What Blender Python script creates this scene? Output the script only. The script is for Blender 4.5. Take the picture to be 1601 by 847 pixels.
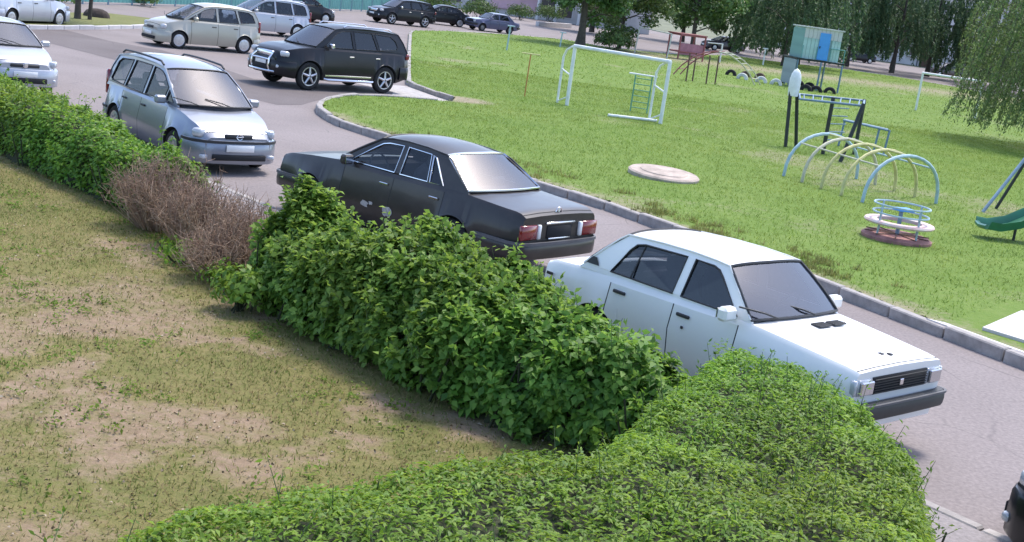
import bpy, bmesh, math, random
import numpy as np
from mathutils import Vector, Matrix
from mathutils.geometry import tessellate_polygon

for o in list(bpy.data.objects):
    bpy.data.objects.remove(o)
sc = bpy.context.scene
COL = sc.collection
rng = np.random.default_rng(7)
random.seed(7)

# ------------------------------------------------------------------ camera
CAM_H, PITCH, ROLL, FPX = 3.888, math.radians(12.64), math.radians(7.91), 2000.0
fw = Vector((0, math.cos(PITCH), -math.sin(PITCH)))
rt0 = Vector((1, 0, 0))
up0 = rt0.cross(fw)
rt = math.cos(ROLL) * rt0 + math.sin(ROLL) * up0
up = -math.sin(ROLL) * rt0 + math.cos(ROLL) * up0
cd = bpy.data.cameras.new('camera')
cam = bpy.data.objects.new('camera', cd)
COL.objects.link(cam)
M = Matrix.Identity(4)
for i in range(3):
    M[i][0], M[i][1], M[i][2] = rt[i], up[i], -fw[i]
M[2][3] = CAM_H
cam.matrix_world = M
cd.sensor_width = 36
cd.lens = FPX / 1601 * 36
cd.clip_end = 2000
cd.clip_start = 0.1
sc.camera = cam

# ------------------------------------------------------------------ sky, sun, exposure
SUN_EL, SUN_AZ = 62.0, 30.0      # azimuth measured from +Y towards +X
w = bpy.data.worlds.new('World')
sc.world = w
w.use_nodes = True
nt = w.node_tree
bg = nt.nodes['Background']
sky = nt.nodes.new('ShaderNodeTexSky')
sky.sky_type = 'NISHITA'
sky.sun_disc = False
sky.sun_elevation = math.radians(SUN_EL)
sky.sun_rotation = math.radians(SUN_AZ)
sky.air_density = 0.7
sky.dust_density = 1.4
sky.ozone_density = 0.3
nt.links.new(sky.outputs[0], bg.inputs[0])
bg.inputs[1].default_value = 0.15
sd = bpy.data.lights.new('sun', 'SUN')
sd.energy = 1.2
sd.angle = math.radians(13.0)
sd.color = (1.0, 0.95, 0.87)
sun = bpy.data.objects.new('sun', sd)
COL.objects.link(sun)
e, a = math.radians(SUN_EL), math.radians(SUN_AZ)
sdir = Vector((math.sin(a) * math.cos(e), math.cos(a) * math.cos(e), math.sin(e)))
sun.rotation_euler = sdir.to_track_quat('Z', 'Y').to_euler()
sun.location = (20, 60, 60)
sc.view_settings.view_transform = 'Standard'
sc.view_settings.look = 'None'
sc.view_settings.exposure = 1.6
sc.view_settings.gamma = 1.0
sc.render.engine = 'CYCLES'
sc.render.resolution_x, sc.render.resolution_y = 1024, 542
try:
    sc.cycles.max_bounces = 6
    sc.cycles.transparent_max_bounces = 8
    sc.cycles.caustics_reflective = False
    sc.cycles.caustics_refractive = False
except Exception:
    pass


# ------------------------------------------------------------------ helpers
def tag(o, label=None, cat=None, group=None, kind=None):
    if label: o['label'] = label
    if cat: o['category'] = cat
    if group: o['group'] = group
    if kind: o['kind'] = kind
    return o


def empty(name, loc=(0, 0, 0), rz=0.0, parent=None):
    o = bpy.data.objects.new(name, None)
    o.empty_display_size = 0.3
    o.location = loc
    o.rotation_euler = (0, 0, rz)
    COL.objects.link(o)
    if parent: o.parent = parent
    return o


def link(name, me, parent=None):
    o = bpy.data.objects.new(name, me)
    COL.objects.link(o)
    if parent: o.parent = parent
    return o


def raw_mesh(name, verts, faces, mats, smooth=None, mi=None, sharp=35):
    me = bpy.data.meshes.new(name)
    me.from_pydata([tuple(v) for v in verts], [], [tuple(f) for f in faces])
    if not isinstance(mats, (list, tuple)): mats = [mats]
    for m in mats: me.materials.append(m)
    if mi is not None:
        me.polygons.foreach_set('material_index', np.array(mi, dtype=np.int32))
    if smooth:
        me.polygons.foreach_set('use_smooth', np.ones(len(me.polygons), dtype=bool))
        me.set_sharp_from_angle(angle=math.radians(sharp))
    me.update()
    return me


def bulk_mesh(name, V, F, mat, smooth=False):
    """V (n,3) float, F (m,k) int with k = 3 or 4, fast."""
    me = bpy.data.meshes.new(name)
    V = np.ascontiguousarray(V, dtype=np.float32)
    F = np.ascontiguousarray(F, dtype=np.int32)
    m, k = F.shape
    me.vertices.add(len(V))
    me.vertices.foreach_set('co', V.ravel())
    me.loops.add(m * k)
    me.loops.foreach_set('vertex_index', F.ravel())
    me.polygons.add(m)
    me.polygons.foreach_set('loop_start', np.arange(0, m * k, k, dtype=np.int32))
    me.polygons.foreach_set('loop_total', np.full(m, k, dtype=np.int32))
    if smooth:
        me.polygons.foreach_set('use_smooth', np.ones(m, dtype=bool))
    me.materials.append(mat)
    me.update(calc_edges=True)
    return me


class MB:
    """collects simple shapes, builds one mesh object"""
    def __init__(s):
        s.v, s.f = [], []

    def add(s, V, F):
        n = len(s.v)
        s.v += [tuple(map(float, p)) for p in V]
        s.f += [tuple(i + n for i in f) for f in F]
        return s

    def box(s, c, d, rz=0.0, taper=1.0, bev=0.0):
        hx, hy, hz = d[0] / 2, d[1] / 2, d[2] / 2
        P = []
        if bev > 0:
            b = min(bev, hx * .9, hy * .9, hz * .9)
            bm = bmesh.new()
            bmesh.ops.create_cube(bm, size=1)
            for v in bm.verts: v.co = Vector((v.co.x * d[0], v.co.y * d[1], v.co.z * d[2]))
            bmesh.ops.bevel(bm, geom=bm.edges[:], offset=b, segments=1, affect='EDGES')
            bm.verts.ensure_lookup_table()
            P = [tuple(v.co) for v in bm.verts]
            F = [[v.index for v in f.verts] for f in bm.faces]
            bm.free()
        else:
            P = [(x * hx * (taper if z > 0 else 1), y * hy * (taper if z > 0 else 1), z * hz) for z in (-1, 1) for y in (-1, 1) for x in (-1, 1)]
            F = [(0, 2, 3, 1), (4, 5, 7, 6), (0, 1, 5, 4), (2, 6, 7, 3), (0, 4, 6, 2), (1, 3, 7, 5)]
        cz, sz = math.cos(rz), math.sin(rz)
        return s.add([(c[0] + cz * x - sz * y, c[1] + sz * x + cz * y, c[2] + z) for x, y, z in P], F)

    def tube(s, path, r, n=8, closed=False, cap=True):
        P = [Vector(p) for p in path]
        m = len(P)
        rr = r if isinstance(r, (list, tuple, np.ndarray)) else [r] * m
        V, F = [], []
        prev = None
        for i, p in enumerate(P):
            if closed:
                t = P[(i + 1) % m] - P[i - 1]
            else:
                t = P[min(i + 1, m - 1)] - P[max(i - 1, 0)]
            if t.length < 1e-9: t = Vector((0, 0, 1))
            t.normalize()
            if prev is None:
                ref = Vector((0, 0, 1)) if abs(t.z) < .9 else Vector((1, 0, 0))
                a = t.cross(ref).normalized()
            else:
                a = (prev - t * prev.dot(t))
                a = a.normalized() if a.length > 1e-6 else t.cross(Vector((0, 0, 1))).normalized()
            prev = a
            b = t.cross(a)
            for k in range(n):
                q = 2 * math.pi * k / n
                V.append(p + rr[i] * (math.cos(q) * a + math.sin(q) * b))
        for i in range(m if closed else m - 1):
            j = (i + 1) % m
            for k in range(n):
                l = (k + 1) % n
                F.append((i * n + k, i * n + l, j * n + l, j * n + k))
        if cap and not closed:
            F.append(tuple(range(n - 1, -1, -1)))
            F.append(tuple((m - 1) * n + k for k in range(n)))
        return s.add(V, F)

    def lathe(s, prof, n=24, axis='z', c=(0, 0, 0), a0=0, a1=2 * math.pi):
        """prof: list of (radius, height)"""
        full = abs(a1 - a0 - 2 * math.pi) < 1e-6
        V, F = [], []
        na = n if full else n + 1
        for r, h in prof:
            for k in range(na):
                q = a0 + (a1 - a0) * k / n
                x, y, z = r * math.cos(q), r * math.sin(q), h
                if axis == 'y': x, y, z = x, h, y
                if axis == 'x': x, y, z = h, x, y
                V.append((c[0] + x, c[1] + y, c[2] + z))
        for i in range(len(prof) - 1):
            for k in range(n):
                l = (k + 1) % na
                F.append((i * na + k, i * na + l, (i + 1) * na + l, (i + 1) * na + k))
        return s.add(V, F)

    def prism(s, poly, z0, z1):
        n = len(poly)
        V = [(x, y, z0) for x, y in poly] + [(x, y, z1) for x, y in poly]
        F = [(i, (i + 1) % n, n + (i + 1) % n, n + i) for i in range(n)]
        F += [tuple(range(n - 1, -1, -1)), tuple(range(n, 2 * n))]
        return s.add(V, F)

    def build(s, name, mat, parent=None, smooth=False, sharp=35, loc=None):
        o = link(name, raw_mesh(name, s.v, s.f, mat, smooth, sharp=sharp), parent)
        if loc: o.location = loc
        return o


def copy_tree(o, parent=None):
    c = o.copy()
    COL.objects.link(c)
    c.parent = parent
    for ch in o.children: copy_tree(ch, c)
    return c


# ------------------------------------------------------------------ materials
MATS = {}


def nodes(name):
    m = bpy.data.materials.new(name)
    m.use_nodes = True
    t = m.node_tree
    return m, t, t.nodes['Principled BSDF'], t.nodes, t.links


def pm(name, col, rough=.5, metal=0.0, spec=.5, coat=0.0, var=0.0, vscale=3.0, bump=0.0, bscale=40.0, dirt=None):
    """plain principled with a noise-driven colour variation and fine relief"""
    if name in MATS: return MATS[name]
    m, t, b, N, L = nodes(name)
    b.inputs['Base Color'].default_value = (*col, 1)
    b.inputs['Roughness'].default_value = rough
    b.inputs['Metallic'].default_value = metal
    b.inputs['Specular IOR Level'].default_value = spec
    b.inputs['Coat Weight'].default_value = coat
    b.inputs['Coat Roughness'].default_value = .06
    if var or bump:
        tc = N.new('ShaderNodeTexCoord')
        if var:
            no = N.new('ShaderNodeTexNoise')
            no.inputs['Scale'].default_value = vscale
            no.inputs['Detail'].default_value = 6
            no.inputs['Roughness'].default_value = .65
            L.new(tc.outputs['Object'], no.inputs['Vector'])
            r = N.new('ShaderNodeValToRGB')
            r.color_ramp.elements[0].position = .3
            r.color_ramp.elements[1].position = .7
            d = dirt or tuple(c * (1 - var) for c in col)
            r.color_ramp.elements[0].color = (*d, 1)
            r.color_ramp.elements[1].color = (*[min(1, c * (1 + var * .6)) for c in col], 1)
            L.new(no.outputs['Fac'], r.inputs['Fac'])
            L.new(r.outputs['Color'], b.inputs['Base Color'])
        if bump:
            n2 = N.new('ShaderNodeTexNoise')
            n2.inputs['Scale'].default_value = bscale
            n2.inputs['Detail'].default_value = 4
            L.new(tc.outputs['Object'], n2.inputs['Vector'])
            bu = N.new('ShaderNodeBump')
            bu.inputs['Strength'].default_value = bump
            bu.inputs['Distance'].default_value = .02
            L.new(n2.outputs['Fac'], bu.inputs['Height'])
            L.new(bu.outputs['Normal'], b.inputs['Normal'])
    MATS[name] = m
    return m


def car_paint(name, col, metal=.0, rough=.32, coat=.6, dust=.25, spec=.5):
    if name in MATS: return MATS[name]
    m, t, b, N, L = nodes(name)
    tc = N.new('ShaderNodeTexCoord')
    no = N.new('ShaderNodeTexNoise')
    no.inputs['Scale'].default_value = 2.2
    no.inputs['Detail'].default_value = 8
    no.inputs['Roughness'].default_value = .7
    L.new(tc.outputs['Object'], no.inputs['Vector'])
    mr = N.new('ShaderNodeMapRange')          # thin uneven film of road dust
    mr.inputs[1].default_value, mr.inputs[2].default_value = .42, .75
    mr.inputs[3].default_value, mr.inputs[4].default_value = 0.0, dust
    L.new(no.outputs['Fac'], mr.inputs[0])
    mu2 = mr
    mx = N.new('ShaderNodeMix'); mx.data_type = 'RGBA'
    mx.inputs['A'].default_value = (*col, 1)
    mx.inputs['B'].default_value = (.23, .20, .17, 1)
    L.new(mu2.outputs[0], mx.inputs['Factor'])
    L.new(mx.outputs['Result'], b.inputs['Base Color'])
    b.inputs['Metallic'].default_value = metal
    b.inputs['Specular IOR Level'].default_value = spec
    rr = N.new('ShaderNodeMapRange')
    rr.inputs[3].default_value, rr.inputs[4].default_value = rough * .8, rough * 1.35
    L.new(no.outputs['Fac'], rr.inputs[0])
    L.new(rr.outputs[0], b.inputs['Roughness'])
    b.inputs['Coat Weight'].default_value = coat
    b.inputs['Coat Roughness'].default_value = .08
    MATS[name] = m
    return m


def glass_mat(name, tint=(.45, .5, .52), refl=.35, base=(.02, .024, .03), ior=1.8):
    if name in MATS: return MATS[name]
    m, t, b, N, L = nodes(name)
    b.inputs['Base Color'].default_value = (*base, 1)
    b.inputs['Roughness'].default_value = .05
    b.inputs['Specular IOR Level'].default_value = 1.0
    b.inputs['IOR'].default_value = ior
    tr = N.new('ShaderNodeBsdfTransparent')
    tr.inputs[0].default_value = (*tint, 1)
    mx = N.new('ShaderNodeMixShader')
    lw = N.new('ShaderNodeLayerWeight')
    lw.inputs['Blend'].default_value = .35
    mr = N.new('ShaderNodeMapRange')
    mr.inputs[3].default_value, mr.inputs[4].default_value = refl, 1.0
    L.new(lw.outputs['Fresnel'], mr.inputs[0])
    L.new(mr.outputs[0], mx.inputs[0])
    L.new(tr.outputs[0], mx.inputs[1])
    L.new(b.outputs[0], mx.inputs[2])
    L.new(mx.outputs[0], N['Material Output'].inputs[0])
    MATS[name] = m
    return m


def leaf_mat(name, cols, rough=.55, trans=.3, spec=.35):
    """cols: colours picked at random for each leaf (mesh island)"""
    if name in MATS: return MATS[name]
    m, t, b, N, L = nodes(name)
    ge = N.new('ShaderNodeNewGeometry')
    r = N.new('ShaderNodeValToRGB')
    el = r.color_ramp.elements
    while len(el) < len(cols): el.new(.5)
    for i, c in enumerate(cols):
        el[i].position = i / (len(cols) - 1)
        el[i].color = (*c, 1)
    L.new(ge.outputs['Random Per Island'], r.inputs['Fac'])
    tc = N.new('ShaderNodeTexCoord')
    no = N.new('ShaderNodeTexNoise')
    no.inputs['Scale'].default_value = 1.1
    no.inputs['Detail'].default_value = 3
    L.new(tc.outputs['Object'], no.inputs['Vector'])
    hs = N.new('ShaderNodeHueSaturation')
    mr = N.new('ShaderNodeMapRange')
    mr.inputs[1].default_value, mr.inputs[2].default_value = .3, .7
    mr.inputs[3].default_value, mr.inputs[4].default_value = .8, 1.2
    L.new(no.outputs['Fac'], mr.inputs[0])
    L.new(mr.outputs[0], hs.inputs['Value'])
    nb = N.new('ShaderNodeTexNoise'); nb.inputs['Scale'].default_value = .22; nb.inputs['Detail'].default_value = 4
    L.new(tc.outputs['Object'], nb.inputs['Vector'])
    mh = N.new('ShaderNodeMapRange'); mh.inputs[1].default_value, mh.inputs[2].default_value = .32, .68
    mh.inputs[3].default_value, mh.inputs[4].default_value = .485, .517
    L.new(nb.outputs['Fac'], mh.inputs[0]); L.new(mh.outputs[0], hs.inputs['Hue'])
    L.new(r.outputs['Color'], hs.inputs['Color'])
    L.new(hs.outputs['Color'], b.inputs['Base Color'])
    b.inputs['Roughness'].default_value = rough
    b.inputs['Specular IOR Level'].default_value = spec
    if trans > 0:
        tl = N.new('ShaderNodeBsdfTranslucent')
        hs2 = N.new('ShaderNodeHueSaturation')
        hs2.inputs['Hue'].default_value = .485
        hs2.inputs['Value'].default_value = 1.3
        L.new(hs.outputs['Color'], hs2.inputs['Color'])
        L.new(hs2.outputs['Color'], tl.inputs[0])
        mx = N.new('ShaderNodeMixShader')
        mx.inputs[0].default_value = trans
        L.new(b.outputs[0], mx.inputs[1])
        L.new(tl.outputs[0], mx.inputs[2])
        L.new(mx.outputs[0], N['Material Output'].inputs[0])
    MATS[name] = m
    return m


RUBBER = pm('rubber', (.022, .022, .023), .8, spec=.3, var=.4, vscale=8)
PLASTIC = pm('black_plastic', (.03, .03, .032), .55, var=.3, vscale=5)
TRIMGREY = pm('grey_plastic', (.10, .10, .11), .6, var=.3)
CHROME = pm('chrome', (.75, .75, .77), .18, metal=1.0)
ALLOY = pm('alloy', (.55, .55, .57), .35, metal=.85, var=.2, vscale=6)
STEELRIM = pm('steel_rim', (.30, .30, .31), .45, metal=.6, var=.3, vscale=6)
DARKINT = pm('dark_interior', (.018, .018, .02), .9)
SEATM = pm('seat_cloth', (.13, .13, .145), .95, var=.3, vscale=9)
GLASS = glass_mat('car_glass', (.72, .75, .77), .26)
WSGLASS = glass_mat('windscreen_glass', (.80, .83, .90), .44, (.03, .034, .055), 2.5)
LENS = pm('lamp_lens', (.50, .51, .53), .12, spec=.8, coat=.8, var=.15, vscale=14)
LENSIN = pm('lamp_chrome', (.6, .6, .62), .2, metal=.9)
REDLENS = pm('red_lens', (.20, .008, .010), .2, coat=.7)
AMBER = pm('amber_lens', (.6, .2, .02), .25, coat=.6)
PLATE = pm('number_plate', (.78, .78, .77), .45, var=.06, vscale=9)
STAINW = pm('rust_patch', (.45, .43, .41), .8, var=.4, vscale=22)
# ------------------------------------------------------------------ cars (x forward, y left, z up; origin between the axles on the ground)
def crv(keys, x):
    k = sorted(keys)
    xs = np.array([a for a, b in k]); ys = np.array([b for a, b in k])
    x = np.asarray(x, float)
    return sum(np.interp(np.clip(x + d, xs[0], xs[-1]), xs, ys) for d in (-.05, -.025, 0, .025, .05)) / 5


def sub_mesh(V, faces):
    used = sorted({i for f in faces for i in f})
    mp = {o: n for n, o in enumerate(used)}
    return [V[i] for i in used], [tuple(mp[i] for i in f) for f in faces]


def wheel(parent, x, y, r, style, width=.19):
    s = 1 if y > 0 else -1
    wh = empty('wheel', (x, y, r), 0, parent)
    h = width / 2
    rim_r = r * (.60 if style == 'steel' else .68)
    MB().lathe([(rim_r * .97, -h * .8), (rim_r, -h), (r * .9, -h), (r * .985, -h * .72), (r, -h * .3), (r, h * .3), (r * .985, h * .72), (r * .9, h), (rim_r, h), (rim_r * .97, h * .8)], 28, 'y').build('tyre', RUBBER, wh, True)
    m = MB()
    yo = s * h
    m.lathe([(rim_r, yo * .98), (rim_r * .93, yo * .9), (rim_r * .9, yo * .35), (.001, yo * .3)], 28, 'y')
    if style == 'steel':
        m.lathe([(rim_r * .8, yo * .55), (rim_r * .72, yo * .8), (rim_r * .45, yo * .85), (rim_r * .3, yo * .98), (.001, yo * 1.02)], 24, 'y')
        m.build('rim', STEELRIM, wh, True, 50)
    elif style == 'cap':
        m.lathe([(rim_r * .95, yo * .9), (rim_r * .8, yo * 1.0), (rim_r * .4, yo * .95), (.001, yo * 1.02)], 24, 'y')
        for k in range(8):
            q = k * math.pi / 4
            m.box((math.cos(q) * rim_r * .62, yo * .99, math.sin(q) * rim_r * .62), (.035, .03, .035))
        m.build('rim', ALLOY, wh, True, 50)
    else:
        n = 5
        m2 = MB()
        for k in range(n):
            q = k * 2 * math.pi / n + .3
            c, sn = math.cos(q), math.sin(q)
            for d in ((-.1, .1) if style == 'alloy2' else (0,)):
                a1 = q + d
                p0 = (math.cos(q) * rim_r * .12, yo * .95, math.sin(q) * rim_r * .12)
                p1 = (math.cos(a1) * rim_r * .93, yo * .92, math.sin(a1) * rim_r * .93)
                m2.tube([p0, p1], [rim_r * .16, rim_r * .11], 6)
        m2.lathe([(rim_r * .22, yo * .9), (rim_r * .2, yo * 1.02), (.001, yo * 1.04)], 16, 'y')
        rimo = MB().lathe([(rim_r * .88, yo * .3), (.001, yo * .28)], 24, 'y').build('brake_disc', DARKINT, wh, True)
        m2.lathe([(rim_r, yo * .98), (rim_r * .9, yo * .96), (rim_r * .88, yo * .3)], 28, 'y')
        m2.build('rim', ALLOY, wh, True, 45)
    return wh


def sweep_u(path, prof):
    """sweep an (outward, z) profile along a plan path [(x,y)], outward = to the left normal flipped away from origin"""
    V, F = [], []
    m, n = len(path), len(prof)
    for i, (x, y) in enumerate(path):
        a = Vector(path[max(i - 1, 0)]); b = Vector(path[min(i + 1, m - 1)])
        t = (b - a).normalized()
        nx, ny = t.y, -t.x
        for o, z in prof: V.append((x + nx * o, y + ny * o, z))
    for i in range(m - 1):
        for k in range(n):
            l = (k + 1) % n
            F.append((i * n + k, i * n + l, (i + 1) * n + l, (i + 1) * n + k))
    F.append(tuple(range(n))); F.append(tuple(range((m - 1) * n + n - 1, (m - 1) * n - 1, -1)))
    return V, F


def bumper_path(xe, w, back, rad, front=True, bow=.05):
    """U-shaped plan path around one end; returned so that 'outward' is right-hand normal"""
    pts = []
    for y in (-1, 1):
        side = [(xe - back, y * w), (xe - rad, y * w)]
        arc = [(xe - rad + rad * math.sin(q), y * (w - rad + rad * math.cos(q))) for q in (math.radians(30), math.radians(60), math.radians(85))]
        seg = side + arc
        pts.append(seg)
    mid = [(xe + bow * (1 - (k / 3) ** 2) * .5 + .0, k / 3 * (w - rad)) for k in (-2, -1, 0, 1, 2)]
    p = pts[0] + mid + pts[1][::-1]
    if not front: p = [(-x, -y) for x, y in p]
    return p


def make_car(name, label, loc, heading, sp, paint, cat='car', group=None, sc3=(1, 1, 1), detail=True, seats=True):
    root = empty(name, (loc[0], loc[1], loc[2] if len(loc) > 2 else 0), math.radians(heading))
    tag(root, label, cat, group)
    kx, ky, kz = sc3
    S = dict(sp)
    for k in ('deck', 'zs', 'zb'): S[k] = [(a * kx, b * kz) for a, b in sp[k]]
    for k in ('ws', 'wm', 'wl'): S[k] = [(a * kx, b * ky) for a, b in sp[k]]
    S['zm'] = sp['zm'] * kz
    xa, xb, r = sp['axf'] * kx, sp['axr'] * kx, sp['r'] * (.5 + .5 * kz)
    ra = sp['ra'] * (.5 + .5 * kz)
    P2 = lambda L: [(a * kx, b * kz) for a, b in L]
    x0, x1 = S['deck'][0][0], S['deck'][-1][0]
    wsb, wst, rwt, rwb = [(a * kx, b * kz) for a, b in (sp['wsb'], sp['wst'], sp['rwt'], sp['rwb'])]
    G = .007
    cuts = []
    doors = [(a * kx, b * kx) for a, b in sp['doors']]
    for a, b in doors: cuts += [a, b]
    hood = (sp['hood'][0] * kx, sp['hood'][1] * kx)
    lid = (sp['lid'][0] * kx, sp['lid'][1] * kx) if sp.get('lid') else None
    cuts += list(hood) + (list(lid) if lid else [])
    xs = set(np.round(np.linspace(x0, x1, 60), 4))
    for q in np.linspace(-1, 1, 15):
        for xw in (xa, xb): xs.add(round(xw + ra * math.sin(q * math.pi / 2), 4))
    for c in set(round(c, 4) for c in cuts):
        xs = {x for x in xs if abs(x - c) > .015}
        xs |= {round(c - G, 4), round(c + G, 4)}
    for c in (wsb[0], rwb[0]):
        xs = {x for x in xs if abs(x - c) > .012 or any(abs(x - d) < G * 1.2 for d in cuts)}
        xs.add(round(c, 4))
    xs = np.array(sorted(x for x in xs if x0 - 1e-6 <= x <= x1 + 1e-6))
    dk, zs, zb = crv(S['deck'], xs), crv(S['zs'], xs), crv(S['zb'], xs)
    ws, wm, wl = crv(S['ws'], xs), crv(S['wm'], xs), crv(S['wl'], xs)
    zm = S['zm']
    V, half = [], []
    NP = 9
    for i, x in enumerate(xs):
        za = 0
        for xw in (xa, xb):
            d = abs(x - xw)
            if d < ra: za = max(za, r + math.sqrt(ra * ra - d * d))
        zbe = max(zb[i], za)
        flare = .018 if za > 0 else 0

        def wid(z):
            return float(np.interp(z, [zb[i], zb[i] + .1, zm, zs[i]], [wl[i] - .03, wl[i], wm[i], ws[i]]))
        zl = max(zb[i] + .1, zbe + .012)
        zmm = max(zm, zbe + .03)
        zmm = min(zmm, zs[i] - .03)
        pts = [(0, zbe), (wid(zbe) - .05, zbe), (wid(zbe) + flare, zbe + .001), (wid(zl) + flare, min(zl, zs[i] - .06)), (wid(zmm), zmm), (ws[i], zs[i]),
               (ws[i] - .035, zs[i] + .65 * (dk[i] - zs[i])), (ws[i] * .55, dk[i] - .006), (0, dk[i])]
        half.append(pts)
    idx = {}
    for i, pts in enumerate(half):
        for k, (y, z) in enumerate(pts):
            for s in (1, -1):
                if k in (0, NP - 1) and s == -1:
                    idx[i, k, s] = idx[i, k, 1]
                    continue
                idx[i, k, s] = len(V)
                V.append((xs[i], s * y, z))
    groups = {}

    def put(g, f): groups.setdefault(g, []).append(f)
    for i in range(len(xs) - 1):
        xm = (xs[i] + xs[i + 1]) / 2
        incab = rwb[0] < xm < wsb[0]
        for k in range(NP - 1):
            for s in (1, -1):
                f = (idx[i, k, s], idx[i + 1, k, s], idx[i + 1, k + 1, s], idx[i, k + 1, s])
                if s == 1: f = f[::-1]
                f = tuple(dict.fromkeys(f))
                if len(f) < 3: continue
                if k <= 1: put('under', f); continue
                if k >= 6 and incab: continue
                if k in (2, 3, 4):
                    hit = [n for n, (a, b) in enumerate(doors) if b - G < xm < a + G]
                    if any(abs(xm - c) < G for a, b in doors for c in (a, b)):
                        put('gap', f); continue
                    if hit: put(('door', hit[0], s), f); continue
                if k >= 6:
                    if any(abs(xm - c) < G for c in hood): put('gap', f); continue
                    if hood[0] < xm < hood[1]: put('hood', f); continue
                    if lid:
                        if any(abs(xm - c) < G for c in lid): put('gap', f); continue
                        if lid[0] < xm < lid[1]: put('lid', f); continue
                put('body', f)
    for i, rev in ((0, False), (len(xs) - 1, True)):
        ring = [idx[i, k, 1] for k in range(NP)] + [idx[i, k, -1] for k in range(NP - 2, 0, -1)]
        put('body', tuple(ring if rev else ring[::-1]))
    bf = groups.get('body', []); uf = groups.get('under', []); gf = groups.get('gap', [])
    vv, ff = sub_mesh(V, bf + uf + gf)
    link('body', raw_mesh('body', vv, ff, [paint, DARKINT], True, [0] * len(bf) + [1] * (len(uf) + len(gf)), 40), root)
    doorobj = {}
    for key, fs in groups.items():
        if isinstance(key, tuple):
            vv, ff = sub_mesh(V, fs)
            d = link('door', raw_mesh('door', vv, ff, paint, True, sharp=40), root)
            doorobj[key[1], key[2]] = d
        elif key in ('hood', 'lid'):
            vv, ff = sub_mesh(V, fs)
            link('hood' if key == 'hood' else 'boot_lid', raw_mesh(key, vv, ff, paint, True, sharp=40), root)
    # ---- greenhouse
    wb_, wr_ = sp['gb'] * ky, sp['gr'] * ky
    zbelt = sp['belt'] * kz
    zroof = max(wst[1], rwt[1])
    xm0 = (wst[0] + rwt[0]) / 2

    def gy(x, z):
        t = min(max((z - zbelt) / (zroof - zbelt), -.2), 1.1)
        taper = sp.get('taper', .012) * ((x - xm0) / 1.0) ** 2
        return wb_ + (wr_ - wb_) * t + .02 * max(0, 4 * t * (1 - t)) - taper
    side = P2(sp['side'])
    wins = [P2(wn) for wn in sp['wins']]
    for s in (1, -1):
        loops = [[Vector((x, z, 0)) for x, z in L] for L in [side] + wins]
        flat = [p for L in loops for p in L]
        tri = tessellate_polygon(loops)
        n = len(flat)
        Vg = [(p.x, s * gy(p.x, p.y), p.y) for p in flat] + [(p.x, s * (gy(p.x, p.y) - .035), p.y) for p in flat]
        Fg = []
        for t3 in tri:
            t3 = tuple(t3)
            Fg.append(t3); Fg.append(tuple(n + i for i in t3[::-1]))
        o = 0
        for L in loops:
            m = len(L)
            for i in range(m):
                j = (i + 1) % m
                Fg.append((o + i, o + j, n + o + j, n + o + i))
            o += m
        me = raw_mesh('side_frame', Vg, Fg, paint, False)
        bm = bmesh.new(); bm.from_mesh(me); bmesh.ops.recalc_face_normals(bm, faces=bm.faces); bm.to_mesh(me); bm.free()
        link('side_frame', me, root)
        for wi, wn in enumerate(wins):
            Vw = [(x, s * (gy(x, z) - .012), z) for x, z in wn]
            T = tessellate_polygon([[Vector((x, z, 0)) for x, z in wn]])
            Fw = [tuple(t3) if s < 0 else tuple(t3)[::-1] for t3 in T]
            go = link('side_window', raw_mesh('side_window', Vw, Fw, sp.get('sideglass', GLASS)), root)
            tr = MB().tube([(x, s * (gy(x, z) + .002), z) for x, z in wn], .011, 5, closed=True)
            tr.build('window_trim', sp.get('trim', PLASTIC), go, True)
    # roof
    NU, NX = 14, 16
    top = [p for p in side if wst[0] + 1e-6 >= p[0] >= rwt[0] - 1e-6 and p[1] > zbelt + .2]
    top = sorted(top)
    txs = np.array([p[0] for p in top]); tzs = np.array([p[1] for p in top])
    bowf, bowr = sp.get('bow', (.06, .05))
    crown = sp.get('crown', .055)
    Vr, Fr = [], []
    for i in range(NX + 1):
        v = i / NX
        for j in range(NU + 1):
            u = -1 + 2 * j / NU
            xe = rwt[0] + (wst[0] - rwt[0]) * v
            ze = float(np.interp(xe, txs, tzs))
            x = xe + bowf * (1 - u * u) * max(0, (v - .5) * 2) - bowr * (1 - u * u) * max(0, (.5 - v) * 2)
            fall = math.sin(math.pi * min(max(v * .90 + .05, 0), 1)) ** .35
            z = ze + crown * fall * (1 - abs(u) ** 3.0)
            Vr.append((x, u * gy(xe, ze), z))
    for i in range(NX):
        for j in range(NU):
            a = i * (NU + 1) + j
            Fr.append((a, a + NU + 1, a + NU + 2, a + 1))
    link('roof', raw_mesh('roof', Vr, Fr, paint, True, sharp=60), root)
    for s in (1, -1):
        pth = [(x, s * (gy(x, z) + .004), z + .006) for x, z in side if z > zbelt + .02]
        MB().tube(pth, sp.get('gutter', .014), 6).build('roof_gutter', sp.get('guttermat', paint), root, True)

    def screen(name, b, t, bow_b, bow_t, mat, sign):
        NU, NV = 12, 8
        V2, F2, FI = [], [], []
        for i in range(NV + 1):
            v = i / NV
            for j in range(NU + 1):
                u = -1 + 2 * j / NU
                xe = b[0] + (t[0] - b[0]) * v
                ze = b[1] + (t[1] - b[1]) * v
                bow = bow_b + (bow_t - bow_b) * v
                cr = crown * math.sin(math.pi * .05) ** .35 * v * v
                V2.append((xe + sign * bow * (1 - u * u) + sign * .03 * 4 * v * (1 - v) * .6, u * (gy(xe, ze) - .004), ze + .012 * (1 - u * u) * (1 - v) + cr * (1 - abs(u) ** 3)))
        for i in range(NV):
            for j in range(NU):
                a = i * (NU + 1) + j
                f = (a, a + 1, a + NU + 2, a + NU + 1)
                F2.append(f if sign > 0 else f[::-1])
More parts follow.
